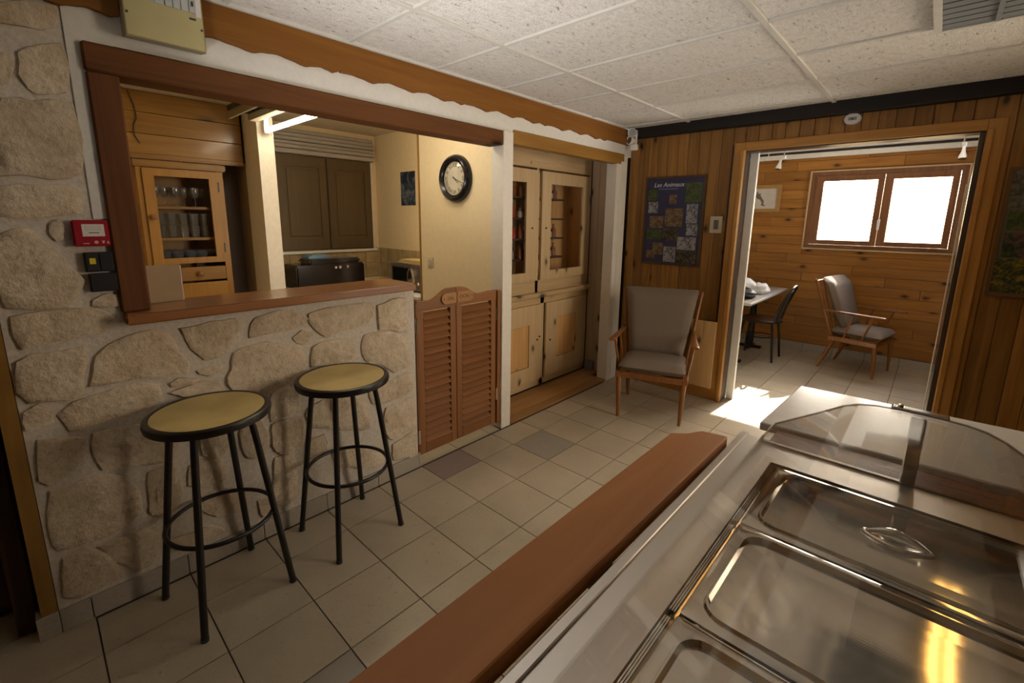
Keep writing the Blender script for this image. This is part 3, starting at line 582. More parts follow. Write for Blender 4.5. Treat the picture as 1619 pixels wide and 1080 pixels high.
# ------------------------------------------------------------------ fuse box, alarm panel, switches
fb = T('fuse_box', 'beige fuse box with grey breakers above the bar lintel', 'fuse box', (.0, -.17, 2.1))
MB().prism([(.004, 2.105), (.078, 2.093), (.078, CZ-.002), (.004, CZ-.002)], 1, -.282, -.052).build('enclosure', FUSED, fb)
B('front_cover', FUSEB, .0785, .090, -.283, -.056, 2.095, CZ-.003, fb, bevel=.003)
for k, (a, b) in enumerate(((-.252, -.222), (-.221, -.196), (-.195, -.17), (-.166, -.145), (-.143, -.122), (-.12, -.098), (-.096, -.078))):
    br = B('breaker', BREAKER, .0902, .096, a, b, 2.215, CZ-.006, fb, bevel=.001)
    if k in (1, 2, 6, 3): B('toggle', BLACKP, .0962, .102, a+.006, b-.006, 2.235, 2.25, br, bevel=.001)
B('white_label', LABELM, .0902, .0925, -.077, -.06, 2.205, CZ-.02, fb)
B('slot', BLACKP, .0902, .0912, -.098, -.078, 2.192, 2.199, fb)
for yy, zz in ((-.275, 2.165), (-.063, 2.165)): MB().lathe([(.004, 0), (.004, .002), (0, .002)], (.09, yy, zz), 10, Matrix(((0, 0, 1), (0, 1, 0), (1, 0, 0)))).build('screw', BLACKP, fb)
al = T('alarm_panel', 'red alarm panel with white label on stone beside the dark post', 'alarm panel', (0, -.44, 1.40))
B('case', RED, .004, .034, -.490, -.397, 1.395, 1.484, al, bevel=.004, segs=2)
B('label', LABELM, .0342, .0352, -.466, -.409, 1.429, 1.470, al)
B('printed_line', BLACKP, .0353, .0356, -.45, -.423, 1.440, 1.4425, al)
for k in range(3): B('faint_line', plain('faint_ink', (.4, .37, .34), .6) if k == 0 else bpy.data.materials['faint_ink'], .0353, .0355, -.460, -.416, 1.450+.006*k, 1.452+.006*k, al)
ICON = plain('icon_pink', (.6, .36, .34), .5)
MB().lathe([(.0055, 0), (.0055, .001), (0, .001)], (.034, -.434, 1.409), 12, Matrix(((0, 0, 1), (0, 1, 0), (1, 0, 0)))).build('round_mark', ICON, al)
MB().prism([(-.4195, 1.414), (-.411, 1.414), (-.4145, 1.404), (-.4175, 1.404)], 0, .0342, .035).build('flag_mark', ICON, al)
MB().prism([(-.4075, 1.404), (-.3995, 1.404), (-.4035, 1.415)], 0, .0342, .035).build('warning_triangle', ICON, al)
B('maker_line', ICON, .0342, .035, -.468, -.452, 1.4035, 1.4065, al)
bs2 = T('black_switch_plate', 'black double switch plate with yellow rocker below red alarm panel', 'switch', (0, -.43, 1.3))
B('upper_plate', BLACKP, .004, .024, -.472, -.396, 1.306, 1.374, bs2, bevel=.002)
B('rocker', BLACKP, .0242, .028, -.468, -.434, 1.311, 1.370, bs2, bevel=.001); B('rocker', BLACKP, .0242, .0275, -.432, -.399, 1.311, 1.370, bs2, bevel=.001)
B('yellow_window', YEL, .0282, .029, -.459, -.443, 1.334, 1.354, bs2)
lp = B('lower_plate', BLACKP, .004, .024, -.467, -.393, 1.236, 1.300, bs2, bevel=.002); B('rocker', BLACKP, .0242, .028, -.463, -.397, 1.243, 1.295, lp, bevel=.001)
# ------------------------------------------------------------------ saloon swing doors
def ztop(y):
    d = abs(y-1.205)
    if d < .05: return 1.083-.1*d*d
    if d < .20: t = (d-.05)/.15; return 1.083-.062*(3*t*t-2*t**3)
    return 1.021+(.006*(d-.2)/.1 if d < .3 else .006)
PLM = plain('carved_letters', (.10, .045, .016), .7)
def leaf(name, y0, y1, label, hy, word, py0, py1):
    t = T(name, label, 'door', (-.02, hy, .07))
    x0, x1 = -.036, -.006
    B('stile', SALOON_V, x0, x1, y0, y0+.045, .062, ztop(y0)-.03, t, bevel=.002)
    B('stile', SALOON_V, x0, x1, y1-.045, y1, .062, ztop(y1)-.03, t, bevel=.002)
    n = 14; top = [(y0+(y1-y0)*k/n, ztop(y0+(y1-y0)*k/n)) for k in range(n+1)]
    MB().prism([(y0, .965), (y1, .965)]+top[::-1], 0, x0+.001, x1+.0005).build('top_rail', SALOON, t)
    B('bottom_rail', SALOON, x0, x1, y0+.046, y1-.046, .062, .125, t, bevel=.002)
    w = y1-y0-.092; me = MB().obox(Matrix.Rotation(radians(48), 4, 'Y'), .052, w, .008).mesh('slat', bevel=.0012); me.materials.append(SALOON)
    ns = 19
    for k in range(ns): link('slat', me, None, t, ((x0+x1)/2, (y0+y1)/2, .148+k*.0435))
    for z in (.28, .866) if hy > 1.2 else (.185, .887):
        MB().cyl((-.003, hy+(.006 if hy > 1.2 else -.002), z-.045), (-.003, hy+(.006 if hy > 1.2 else -.002), z+.045), .0075, n=10).build('spring_hinge', CHROME, t, smooth=40)
    pts = []
    r = .034; cz = 1.022
    if py0 < 1.2 and py1 < 1.21: pts = [(py1, cz-r), (py1, cz+r)]+[(py0+r+r*cos(a), cz+r*sin(a)) for a in [radians(90+18*k) for k in range(11)]]
    else: pts = [(py0, cz+r), (py0, cz-r)]+[(py1-r+r*cos(a), cz+r*sin(a)) for a in [radians(-90+18*k) for k in range(11)]]
    p = MB().prism(pts, 0, x1+.001, x1+.012).build('plaque_half', PLAQUE, t, bevel=.001)
    M_ = Matrix.Translation((x1+.0122, (py0+py1)/2+(.012 if py0 < 1.2 and py1 < 1.21 else -.012), cz)) @ Matrix(((0, 0, 1, 0), (1, 0, 0, 0), (0, 1, 0, 0), (0, 0, 0, 1)))
    text_mb(word, .034, M_).build('carved_letters', PLM, p)
    yy = py0+.016 if py1 < 1.21 else py1-.016
    MB().lathe([(.004, 0), (.004, .002), (0, .002)], (x1+.012, yy, cz), 10, Matrix(((0, 0, 1), (0, 1, 0), (1, 0, 0)))).build('screw', DARKBROWN, p)
leaf('saloon_door', .908, 1.203, 'left louvred brown swing door leaf hinged beside the stone bar', .903, 'SAL', 1.085, 1.2025)
leaf('saloon_door', 1.207, 1.560, 'right louvred brown swing door leaf hinged to the white post', 1.562, 'OON', 1.2075, 1.345)
sj = struct(B('trim_4', SALOON_V, -.045, .0, 1.572, 1.603, .05, 1.025, bevel=.002))
struct(B('trim_5', SALOON_V, -.045, -.002, .8965, .904, .05, 1.02))

# ------------------------------------------------------------------ alcove with built-in cupboard
struct(B('wall_alcove_back', GREYWOOD, -.75, -.70, 1.66, 3.28, 0, CZ))
struct(B('ceiling_alcove', PALE_Y, -.70, -.13, 1.66, 3.24, 2.12, 2.15))
ln = struct(B('trim_6', LINTEL, -.05, .016, 1.700, 3.150, 1.995, 2.085, bevel=.004))
wa = struct(B('wall_alcove_side', GREYWOOD, -.345, -.10, 3.206, 3.23, 0, 2.12))
for k in range(3): B('plank', GREYWOOD, -.34+.082*k, -.261+.082*k, 3.195, 3.205, .019, 2.10, wa, bevel=.0015)
MB().lathe([(.012, 0), (.010, .012), (.022, .022), (.022, .034), (0, .042)], (-.14, 3.1945, 1.41), 18, CM).build('chrome_knob', CHROME, wa, smooth=50)
B('latch', DARKBROWN, -.148, -.132, 3.189, 3.1945, 1.46, 1.52, wa)
B('skirting_block', plain('grey_block', (.2, .2, .19), .6), -.30, -.22, 3.15, 3.194, .02, .11, wa, bevel=.003)
B('side_batten', PALE, -.16, -.125, 3.15, 3.19, .02, .32, wa, bevel=.004)
cu = T('built_in_cupboard', 'pale pine built-in cupboard with glazed upper doors in the alcove', 'cupboard', (-.5, 2.4, .02))
cx = -.345
B('frieze', PALE_Y, -.70, cx-.005, 1.665, 3.195, 1.925, 2.115, cu)
B('frieze_strip', PALE_Y, cx-.0045, cx+.003, 2.30, 2.62, 1.945, 1.975, cu, bevel=.003)
MB().box(-.70, cx-.005, 1.665, 1.69, .02, 1.924).box(-.70, cx-.005, 3.165, 3.195, .02, 1.924).box(-.70, cx-.005, 2.385, 2.42, .881, 1.924).box(-.70, cx-.005, 2.465, 2.515, .02, .834).build('carcass', PALE, cu)
B('back_panel', PANEL, -.599, -.585, 1.691, 3.164, .9, 1.924, cu)
B('middle_panel', wood('amber_panel', (.62, .30, .085), (.5, .22, .05), 2, 1, .4, knots=.8, var=0), -.684, -.36, 3.15, 3.164, .9, 1.924, cu)
MB().prism([(-.70, .835), (-.315, .835), (-.305, .85), (-.305, .868), (-.315, .88), (-.70, .88)], 1, 1.665, 3.195).build('ledge', PALE_Y, cu, bevel=.002)
B('base_rail', PALE_Y, -.70, cx-.005, 1.665, 3.195, .018, .075, cu)
B('under_ledge_rail', PALE_Y, -.6, cx-.005, 1.69, 3.165, .776, .834, cu)
B('upper_rail', PALE_Y, -.6, cx-.005, 1.69, 3.165, .881, .985, cu)
def cdoor(y0, y1, z0, z1, fy, ftop, fbot, glass, knob):
    a = cx-.004; b = cx+.018
    d = MB().box(a, b, y0, y0+fy, z0, z1).box(a, b, y1-fy, y1, z0, z1).box(a, b, y0+fy, y1-fy, z1-ftop, z1).box(a, b, y0+fy, y1-fy, z0, z0+fbot).build('glazed_door' if glass else 'panel_door', PALE, cu)
    if glass: B('glass_pane', GLASS, cx+.004, cx+.008, y0+fy-.002, y1-fy+.002, z0+fbot-.002, z1-ftop+.002, d)
    else:
        B('inset_panel', PANEL, cx-.002, cx+.012, y0+fy+.002, y1-fy-.002, z0+fbot+.002, z1-ftop-.002, d, bevel=.004)
    for kz in knob: MB().lathe([(.007, 0), (.008, .01), (.0, .012)], (b, kz[0], kz[1]), 12, Matrix(((0, 0, 1), (0, 1, 0), (1, 0, 0)))).build('knob', DARKBROWN, d)
cdoor(1.70, 2.375, .99, 1.905, .145, .105, .075, True, [(2.302, 1.435)])
cdoor(2.430, 3.158, .99, 1.905, .125, .10, .078, True, [(2.487, 1.435)])
cdoor(1.70, 2.455, .085, .775, .16, .17, .14, False, [(2.40, .46), (2.43, .485)])
cdoor(2.525, 3.158, .085, .775, .165, .15, .155, False, [(2.585, .425)])
for s, z in enumerate((1.18, 1.35, 1.52, 1.69)):
    B('inner_shelf', DARKW, -.58, -.375, 1.70, 2.80, z-.016, z, cu)
def bottle(h, r): 
    return MB().lathe([(0, 0), (r, 0), (r, h*.55), (r*.35, h*.75), (r*.35, h*.95), (r*.42, h*.95), (r*.42, h), (0, h)], (0, 0, 0), 10)
bc = [plain('bottle_%s' % n, c, .2) for n, c in (('amber', (.25, .07, .015)), ('red', (.35, .03, .015)), ('dark', (.03, .025, .02)), ('pale', (.5, .4, .3)))]
bm_ = []
for h, r, c in ((.12, .024, 0), (.10, .028, 1), (.13, .022, 2), (.08, .03, 3)):
    me = bottle(h, r).mesh('small_bottle', smooth=50); me.materials.append(bc[c]); bm_.append(me)
zn = {1.18: 'lowest', 1.35: 'second', 1.52: 'third', 1.69: 'top'}
bn = ('amber', 'red', 'black', 'pale')
for z in (1.18, 1.35, 1.52, 1.69):
    for k in range(5):
        ki = random.choice((0, 1, 0, 1, 2, 3))
        o = link('small_bottle', bm_[ki], None, None, (-.405-.03*(k % 2), 2.125+.056*k, z+.0005))
        tag(o, '%s little bottle, %s from the left on the %s shelf behind the left glazed door' % (bn[ki], ORD[k], zn[z]), 'bottle', 'bottles on the %s shelf of the left cupboard' % zn[z])
for z in (1.18, 1.35, 1.69):
    for k in range(3):
        ki = (2, 3, 0)[k]
        o = link('small_bottle', bm_[ki], None, None, (-.45, 2.62+.065*k, z+.0005))
        tag(o, '%s little bottle on the %s shelf behind the right glazed door' % (bn[ki], zn[z]), 'bottle', 'bottles on the %s shelf of the right cupboard' % zn[z])

# ------------------------------------------------------------------ far wall of pine planks with the doorway
OX0, OX1, OZ = .985, 2.28, 2.04
wf = struct(MB().box(-.80, OX0-.0, FY+.012, FY+.11, 0, CZ).box(OX1, 3.5, FY+.012, FY+.11, 0, CZ).box(OX0, OX1, FY+.012, FY+.11, OZ, CZ+.04).build('wall_far', DARKBROWN))
def plankmesh(w, h): 
    me = MB().box(-w/2, w/2, -.006, .006, -h/2, h/2).mesh('plank', bevel=.003); me.materials.append(PINE); return me
PW = .0885
pl = plankmesh(PW-.002, 2.12); ps = plankmesh(PW-.002, .13)
x = .001
while x < 3.40:
    xc = x+PW/2
    if xc < .93 or xc > 2.33: link('plank', pl, None, wf, (xc, FY+.005, 1.165))
    else: link('plank', ps, None, wf, (xc, FY+.005, 2.158))
    x += PW
struct(B('baseboard_far', PINE_TRIM_H, .02, .985, FY-.022, FY-.001, 0, .098, bevel=.004))
struct(B('baseboard_far_right', PINE_TRIM_H, 2.37, 3.39, FY-.022, FY-.001, 0, .098, bevel=.004))
struct(B('trim_7', BLACKBEAM, .03, 3.4, FY-.075, FY-.002, 2.222, CZ+.011, bevel=.004))
d1 = struct(B('door_1', PINE_TRIM, .905, .985, FY-.028, FY-.0015, .0985, 2.105, bevel=.003))
B('casing_bead', PINE_TRIM, .955, .984, FY-.042, FY-.0285, .0, 2.05, d1, bevel=.004)
B('casing_right', PINE_TRIM, 2.28, 2.36, FY-.028, FY-.0015, 0, 2.105, d1, bevel=.003)
B('casing_bead', PINE_TRIM, 2.281, 2.31, FY-.042, FY-.0285, 0, 2.05, d1, bevel=.004)
B('casing_head', PINE_TRIM_H, .985, 2.28, FY-.028, FY-.0015, 2.043, 2.105, d1, bevel=.003)
B('reveal_left', DARKBROWN, .975, .986, FY-.001, FY+.115, 0, OZ, d1)
B('reveal_right', DARKBROWN, 2.255, 2.28, FY+.02, FY+.115, 0, OZ, d1)
B('reveal_head', DARKBROWN, .986, 2.255, FY-.001, FY+.115, OZ-.004, OZ+.006, d1)
B('white_jamb', OFFWHITE, .987, 1.045, FY+.116, FY+.150, 0, 2.09, d1, bevel=.003)
B('white_strip', OFFWHITE, 2.238, 2.246, FY+.10, FY+.112, .2, 1.75, d1, bevel=.002)
# framed posters
def poster(x0, x1, z0, z1, name, label, bgm, fm_, inner):
    t = T(name, label, 'poster', ((x0+x1)/2, FY, (z0+z1)/2)); f = .016
    MB().box(x0, x0+f, FY-.018, FY-.002, z0, z1).box(x1-f, x1, FY-.018, FY-.002, z0, z1).box(x0+f, x1-f, FY-.018, FY-.002, z0, z0+f).box(x0+f, x1-f, FY-.018, FY-.002, z1-f, z1).build('frame', fm_, t)
    p = B('print', bgm, x0+f, x1-f, FY-.010, FY-.003, z0+f, z1-f, t)
    w, h = x1-x0-2*f, z1-z0-2*f
    for k, (u0, v0, u1, v1, m) in enumerate(inner):
        B('printed_photo', m, x0+f+u0*w, x0+f+u1*w, FY-.0112-.0002*(k % 3), FY-.0102, z0+f+(1-v1)*h, z0+f+(1-v0)*h, p)
    return t, p, (x0+f, z0+f, w, h)
PG = print_mat('photo_green', [(.3, (0.010, 0.020, 0.005)), (.5, (0.041, 0.075, 0.020)), (.62, (0.109, 0.088, 0.034)), (.7, (0.020, 0.034, 0.014))], 30, 1)
PB = print_mat('photo_fawn', [(.3, (0.034, 0.020, 0.010)), (.45, (0.109, 0.061, 0.027)), (.6, (0.204, 0.150, 0.088)), (.7, (0.034, 0.034, 0.041))], 26, 2)
PSN = print_mat('photo_snow', [(.36, (0.020, 0.017, 0.014)), (.44, (0.170, 0.170, 0.184)), (.55, (0.272, 0.272, 0.292))], 22, 3)
PDK = print_mat('photo_dark', [(.38, (0.008, 0.008, 0.008)), (.52, (0.034, 0.034, 0.020)), (.6, (0.102, 0.068, 0.034))], 24, 4)
PFL = print_mat('photo_flowers', [(.38, (0.008, 0.014, 0.007)), (.5, (0.034, 0.061, 0.014)), (.58, (0.163, 0.020, 0.061)), (.66, (0.204, 0.082, 0.136))], 20, 5)
PYL = print_mat('photo_meadow', [(.4, (0.014, 0.020, 0.007)), (.52, (0.068, 0.068, 0.010)), (.62, (0.218, 0.150, 0.014))], 34, 6)
PGR = print_mat('photo_rock', [(.35, (0.034, 0.034, 0.034)), (.5, (0.075, 0.075, 0.068)), (.6, (0.150, 0.150, 0.136)), (.68, (0.034, 0.041, 0.027))], 20, 7)
inn = [(.02, .12, .20, .25, PG), (.04, .27, .22, .40, PSN), (.70, .06, .98, .28, PG), (.74, .30, .93, .52, PSN), (.76, .53, .95, .66, PSN), (.08, .44, .34, .58, PB), (.36, .35, .68, .56, PB),
       (.42, .19, .55, .30, PB), (.04, .60, .32, .72, PG), (.34, .58, .62, .73, PDK), (.62, .68, .94, .83, PSN), (.62, .84, .96, .985, PDK), (.38, .80, .60, .985, PSN), (.06, .85, .22, .95, PB), (.17, .76, .36, .90, PB)]
t1, p1, (px, pz, pw, ph) = poster(.178, .708, 1.125, 1.885, 'animal_poster', 'blue poster of many small animal photos in a dark frame', BLUEP, wood('poster_frame', (.10, .05, .022), (.06, .03, .014), 2, 1, .4, var=0), inn)
TXT = plain('poster_ink', (.62, .62, .64), .5)
M_ = Matrix.Translation((px+pw*.40, FY-.0105, pz+ph*.925)) @ Matrix(((1, .28, 0, 0), (0, 0, -1, 0), (0, 1, 0, 0), (0, 0, 0, 1)))
text_mb('Les Animaux', .052, M_).build('title', TXT, p1)
B('subtitle_line', plain('faint_poster_ink', (.12, .15, .32), .5), px+pw*.22, px+pw*.56, FY-.0108, FY-.0102, pz+ph*.872, pz+ph*.882, p1)
inn2 = [(.0, .0, .98, .30, PGR), (.03, .32, .40, .48, PG), (.42, .30, .98, .50, PGR), (.03, .50, .30, .70, PFL), (.31, .50, .62, .70, PFL), (.63, .52, .98, .70, PG), (.0, .71, 1., .99, PYL)]
poster(2.405, 2.93, 1.095, 1.83, 'flower_poster', 'framed poster of mountain flower photos right of the doorway', plain('poster_grey', (.10, .09, .075), .5), wood('poster_frame_brown', (.16, .08, .03), (.1, .05, .02), 2, 1, .4, var=0), inn2)
th = T('wall_switch', 'cream wall switch on pine planks between the poster and doorway', 'switch', (.812, FY, 1.48))
B('plate', plain('switch_plate', (.44, .37, .26), .5), .765, .862, FY-.012, FY-.002, 1.415, 1.55, th, bevel=.003)
B('rocker', plain('rocker_dark', (.10, .08, .06), .4), .798, .836, FY-.018, FY-.0121, 1.445, 1.52, th, bevel=.002)
el = T('wall_sensor', 'white oval sensor on the planks above the doorway', 'sensor', (1.632, FY, 2.19))
MB().lathe([(.05, 0), (.05, .012), (.044, .022), (0, .022)], (1.632, FY-.002, 2.19), 28, Matrix(((1, 0, 0), (0, 0, -1), (0, .78, 0)))).build('oval_cover', WHITE, el, smooth=40)
B('slot', plain('sensor_grey', (.3, .29, .27), .4), 1.61, 1.655, FY-.028, FY-.0245, 2.18, 2.20, el, bevel=.002)
B('eye', BLACKP, 1.627, 1.637, FY-.031, FY-.0285, 2.183, 2.192, el)
em = T('corner_spotlights', 'white twin emergency spotlights in the corner below the ceiling', 'lamp', (.07, FY-.06, 2.2))
B('mount', WHITE, .055, .10, FY-.085, FY-.076, 2.13, 2.29, em, bevel=.004)
B('battery_box', WHITE, .06, .12, FY-.125, FY-.086, 2.115, 2.165, em, bevel=.006)
for z, rot in ((2.262, .2), (2.195, -.35)):
    Mx = Matrix.Rotation(radians(90)+rot*.3, 3, 'X') @ Matrix.Rotation(rot, 3, 'Y')
    hd = MB().lathe([(0, -.01), (.022, -.005), (.034, .025), (.038, .05), (.034, .05), (.028, .03), (0, .025)], (.072, FY-.10, z), 20, Mx).build('lamp_head', WHITE, em, smooth=50)
    MB().lathe([(0, .04), (.033, .042), (0, .047)], (.072, FY-.10, z), 16, Mx).build('lens', plain('lens_grey', (.35, .34, .33), .15) if rot > 0 else CHROME, hd, smooth=50)
pb = T('access_hatch', 'pale pine board panel low on the wall behind the armchair', 'hatch', (.8, FY, .39))
for k in range(2): B('board', PALEBOARD, .70+.1035*k, .802+.1035*k, FY-.042, FY-.0225, .10, .682, pb, bevel=.003)
B('batten', PALEBOARD, .71, .90, FY-.0222, FY-.0022, .55, .62, pb)

# ------------------------------------------------------------------ second room
RZ = 2.318
wb = struct(MB().box(-.7, 1.0, BY+.014, BY+.16, 0, RZ+.1).box(2.29, 3.5, BY+.014, BY+.16, 0, RZ+.1).box(1.0, 2.29, BY+.014, BY+.16, 0, 1.225).box(1.0, 2.29, BY+.014, BY+.16, 2.075, RZ+.1).build('wall_window', DARKBROWN))
z = .085; k = 0
while z < 2.24:
    z1 = min(z+.106, 2.24)
    br = [-.68, .3+.9*((k*7) % 5)/5, 1.5+1.2*((k*3) % 4)/4, 3.4]
    segs = [(br[i], br[i+1]) for i in range(3)]
    if z1 > 1.215 and z < 2.085: segs = [(-.68, .25+.5*((k*3) % 4)/4), (.25+.5*((k*3) % 4)/4, .99), (2.30, 3.4)]
    for a, b in segs: B('board', PINE_H, a, b-.002, BY, BY+.013, z+.001, z1-.001, wb, bevel=.0025)
    z += .106; k += 1
B('board', PINE_H, .991, 2.299, BY, BY+.013, 2.0915, 2.098, wb)
B('board', PINE_H, .991, 2.299, BY, BY+.013, 1.146, 1.2035, wb, bevel=.0025)
struct(B('ceiling_second', plain('white_ceiling', (.74, .71, .64), .8), -.7, 3.5, FY+.11, BY+.16, RZ, RZ+.08))
struct(B('trim_8', OFFWHITE, -.68, 3.4, BY-.055, BY-.001, 2.237, 2.288, bevel=.004))
struct(B('shadow_strip', DARKBROWN, -.68, 3.4, BY-.02, BY-.001, 2.289, RZ-.001))  # dark strip painted in for the shadow gap above the white band
struct(B('wall_second_left', CREAM, -.78, -.70, FY+.11, BY+.16, 0, RZ)); struct(B('wall_second_right', PINE_H, 3.4, 3.48, FY+.11, BY+.16, 0, RZ))
struct(B('wall_second_front', OFFWHITE, -.7, OX0, FY+.112, FY+.118, 0, RZ)); struct(B('wall_second_front_right', OFFWHITE, OX1, 3.4, FY+.112, FY+.118, 0, RZ))
bb = struct(B('baseboard_window', GROUT, -.68, 3.4, BY-.004, BY-.001, 0, .08))
for k in range(13): B('plinth_tile', PLINTH, -.669+.3*k, -.372+.3*k, BY-.013, BY-.0045, 0, .083, bb, bevel=.0015)
w1 = struct(B('window_1', PALE_Y, .985, 2.305, BY-.03, BY-.001, 1.205, 1.224, bevel=.003))
MB().box(.985, 1.0, BY-.022, BY+.0, 1.225, 2.09).box(2.29, 2.305, BY-.022, BY, 1.225, 2.09).box(1.0, 2.29, BY-.022, BY, 2.075, 2.09).build('pale_trim', PALE, w1)
MB().box(1.001, 1.05, BY, BY+.07, 1.226, 2.074).box(2.24, 2.289, BY, BY+.07, 1.226, 2.074).box(1.05, 2.24, BY, BY+.07, 1.226, 1.265).box(1.05, 2.24, BY, BY+.07, 2.03, 2.074).build('outer_frame', WINW, w1)
for a, b in ((1.052, 1.662), (1.666, 2.238)):
    s = MB().box(a, a+.072, BY-.012, BY+.045, 1.267, 2.028).box(b-.055, b, BY-.012, BY+.045, 1.267, 2.028).box(a+.072, b-.055, BY-.012, BY+.045, 1.267, 1.318).box(a+.072, b-.055, BY-.012, BY+.045, 1.972, 2.028).build('sash', WINW, w1)
    B('pane', GLASS, a+.07, b-.053, BY+.014, BY+.018, 1.316, 1.974, s)
MB().tube([(1.668, BY-.013, 1.545), (1.668, BY-.045, 1.545), (1.668, BY-.05, 1.53), (1.668, BY-.05, 1.44)], [.011, .011, .012, .009], 10).build('handle', WHITE, w1, smooth=50)
pc = T('chamois_picture', 'pale framed drawing hanging on planks left of the second room window', 'picture', (.515, BY, 1.79))
MB().box(.325, .37, BY-.022, BY-.002, 1.63, 1.955).box(.662, .708, BY-.022, BY-.002, 1.63, 1.955).box(.37, .662, BY-.022, BY-.002, 1.63, 1.672).box(.37, .662, BY-.022, BY-.002, 1.912, 1.955).build('frame', wood('picture_frame', (.42, .25, .09), (.34, .19, .06), 0, 1, .4, var=0), pc)
pp = B('paper', plain('drawing_paper', (.62, .56, .50), .6), .37, .662, BY-.014, BY-.004, 1.672, 1.912, pc)
MB().prism([(.43, 1.862), (.45, 1.872), (.462, 1.85), (.485, 1.858), (.478, 1.838), (.50, 1.80), (.525, 1.765), (.522, 1.725), (.545, 1.715), (.535, 1.705), (.495, 1.712), (.503, 1.745), (.478, 1.782), (.445, 1.795), (.425, 1.83), (.442, 1.845)], 1, BY-.0155, BY-.0142).build('drawn_figure', plain('drawing_ink', (.16, .13, .11), .7), pp)
for name, x0, lab, dx in (('spotlight', .965, 'small chrome ceiling spotlight near the left jamb of the doorway', -.05), ('spotlight', 2.205, 'small chrome ceiling spotlight in front of the window top right', .01)):
    y0 = 4.5; t = T(name, lab, 'lamp', (x0, y0, RZ))
    MB().cyl((x0, y0, 2.12), (x0, y0, RZ-.001), .0055, n=8).build('stem', CHROME, t)
    B('clamp', WHITE, x0-.016, x0+.016, y0-.014, y0+.014, 2.11, 2.14, t, bevel=.004)
    d = Vector((dx*2, -.3, -1)).normalized(); p = Vector((x0+dx*.4, y0-.01, 2.105))
    MB().tube([p, p+d*.04, p+d*.08, p+d*.10], [.010, .013, .026, .028], 16).build('shade', CHROME, t, smooth=50)
MB().tube([(.90, 4.5, 2.25)]+[(.78+.05*cos(a), 4.5, 2.15+.05*sin(a)) for a in [radians(20-20*k) for k in range(10)]]+[(.73, 4.5, 2.22), (.735, 4.5, RZ-.001)], .003, 6).build('cable_loop', WHITE)
cl = bpy.data.objects['cable_loop']; tag(cl, 'thin white cable loop hanging below the second room ceiling', 'cable')

# ------------------------------------------------------------------ furniture
def armchair(name, loc, rz, label):
    t = T(name, label, 'armchair', loc, 'matching spindle-arm lounge chairs', local=True, rotz=rz)
    for s in (1, -1):
        MB().tube([(s*.238, .195, .352), (s*.232, .205, .18), (s*.226, .213, 0)], [.021, .018, .011], 10).build('leg', CHAIRW, t, smooth=50)
        MB().tube([(s*.222, -.15, .335), (s*.221, -.21, .17), (s*.22, -.273, 0)], [.021, .019, .012], 10).build('leg', CHAIRW, t, smooth=50)
        MB().tube([(s*.228, -.165, .325), (s*.245, -.21, .46), (s*.275, -.275, .68), (s*.304, -.345, .90), (s*.312, -.362, .938)], [.015, .016, .016, .013, .011], 10).build('back_post', CHAIRW, t, smooth=50)
        ar = MB(); rr = []
        for yy, w, xo in ((-.262, .016, .268), (-.1, .020, .274), (.1, .024, .284), (.23, .026, .294), (.265, .020, .297)):
            rr.append([(s*xo+w*cos(a), yy, .622+.011*sin(a)) for a in [2*pi*k/10 for k in range(10)]])
        ar.rings(rr, True, True).build('armrest', CHAIRW, t, smooth=60)
        for y0, y1, xa, xb in ((.08, .17, .252, .288), (-.07, .0, .25, .277)):
            MB().tube([(s*xa, y0, .345), (s*(xa+xb)/2, (y0+y1)/2, .48), (s*xb, y1, .615)], [.008, .0105, .008], 8).build('spindle', CHAIRW, t, smooth=50)
        B('side_rail', CHAIRW, s*.249-.014, s*.249+.014, -.20, .215, .315, .362, t, bevel=.004)
    B('front_rail', CHAIRW, -.2345, .2345, .188, .213, .315, .36, t, bevel=.004)
    B('back_rail', CHAIRW, -.2345, .2345, -.2, -.175, .30, .35, t, bevel=.004)
    MB().tube([(-.325, -.352, .915), (0, -.362, .92), (.325, -.352, .915)], .010, 8).build('top_rail', CHAIRW, t, smooth=50)
    for k in range(4): MB().tube([(-.14+.093*k, -.185, .33), (-.16+.107*k, -.345, .915)], .007, 6).build('back_spindle', CHAIRW, t)
    # cushions
    def cushion(nm, f, nu=14, nv=12):
        top, bot = [], []
        vs = []; fs = []
        for side in (0, 1):
            for i in range(nu+1):
                for j in range(nv+1):
                    u, v = -1+2*i/nu, -1+2*j/nv
                    e = (1-abs(u)**7)*(1-abs(v)**7); e = max(0, e)**.35
                    vs.append(f(u, v, (e if side == 0 else -e)))
        n1 = (nu+1)*(nv+1)
        for i in range(nu):
            for j in range(nv):
                a = i*(nv+1)+j; q = (a, a+1, a+nv+2, a+nv+1)
                fs.append(q); fs.append(tuple(n1+x for x in q[::-1]))
        return MB().add(vs, fs).build(nm, FABRIC, t, smooth=70)
    cushion('seat_cushion', lambda u, v, e: (u*.243*(1-.04*(v < 0)), .015+v*.222, .412+e*(.044+.010*(1-u*u)*(1-v*v))))
    def bk(u, v, e):
        h = .44+(v+1)/2*.52; k = (v+1)/2
        w = .205+.082*k
        y0 = -.165-.185*k; th = .040+.012*(1-u*u)
        return (u*w, y0+.055+e*th+.02*u*u*.6-.02*(k > .93), h+.02*e*0)
    cushion('back_cushion', bk, 14, 16)
    return t
a1 = armchair('armchair', (.639, 2.692, 0), 3.495, 'taupe cushioned wooden armchair against the pine plank wall by alcove')
a2 = dup(a1, (1.704, 5.197, 0), 'taupe cushioned wooden armchair under the second room window', -1.777)

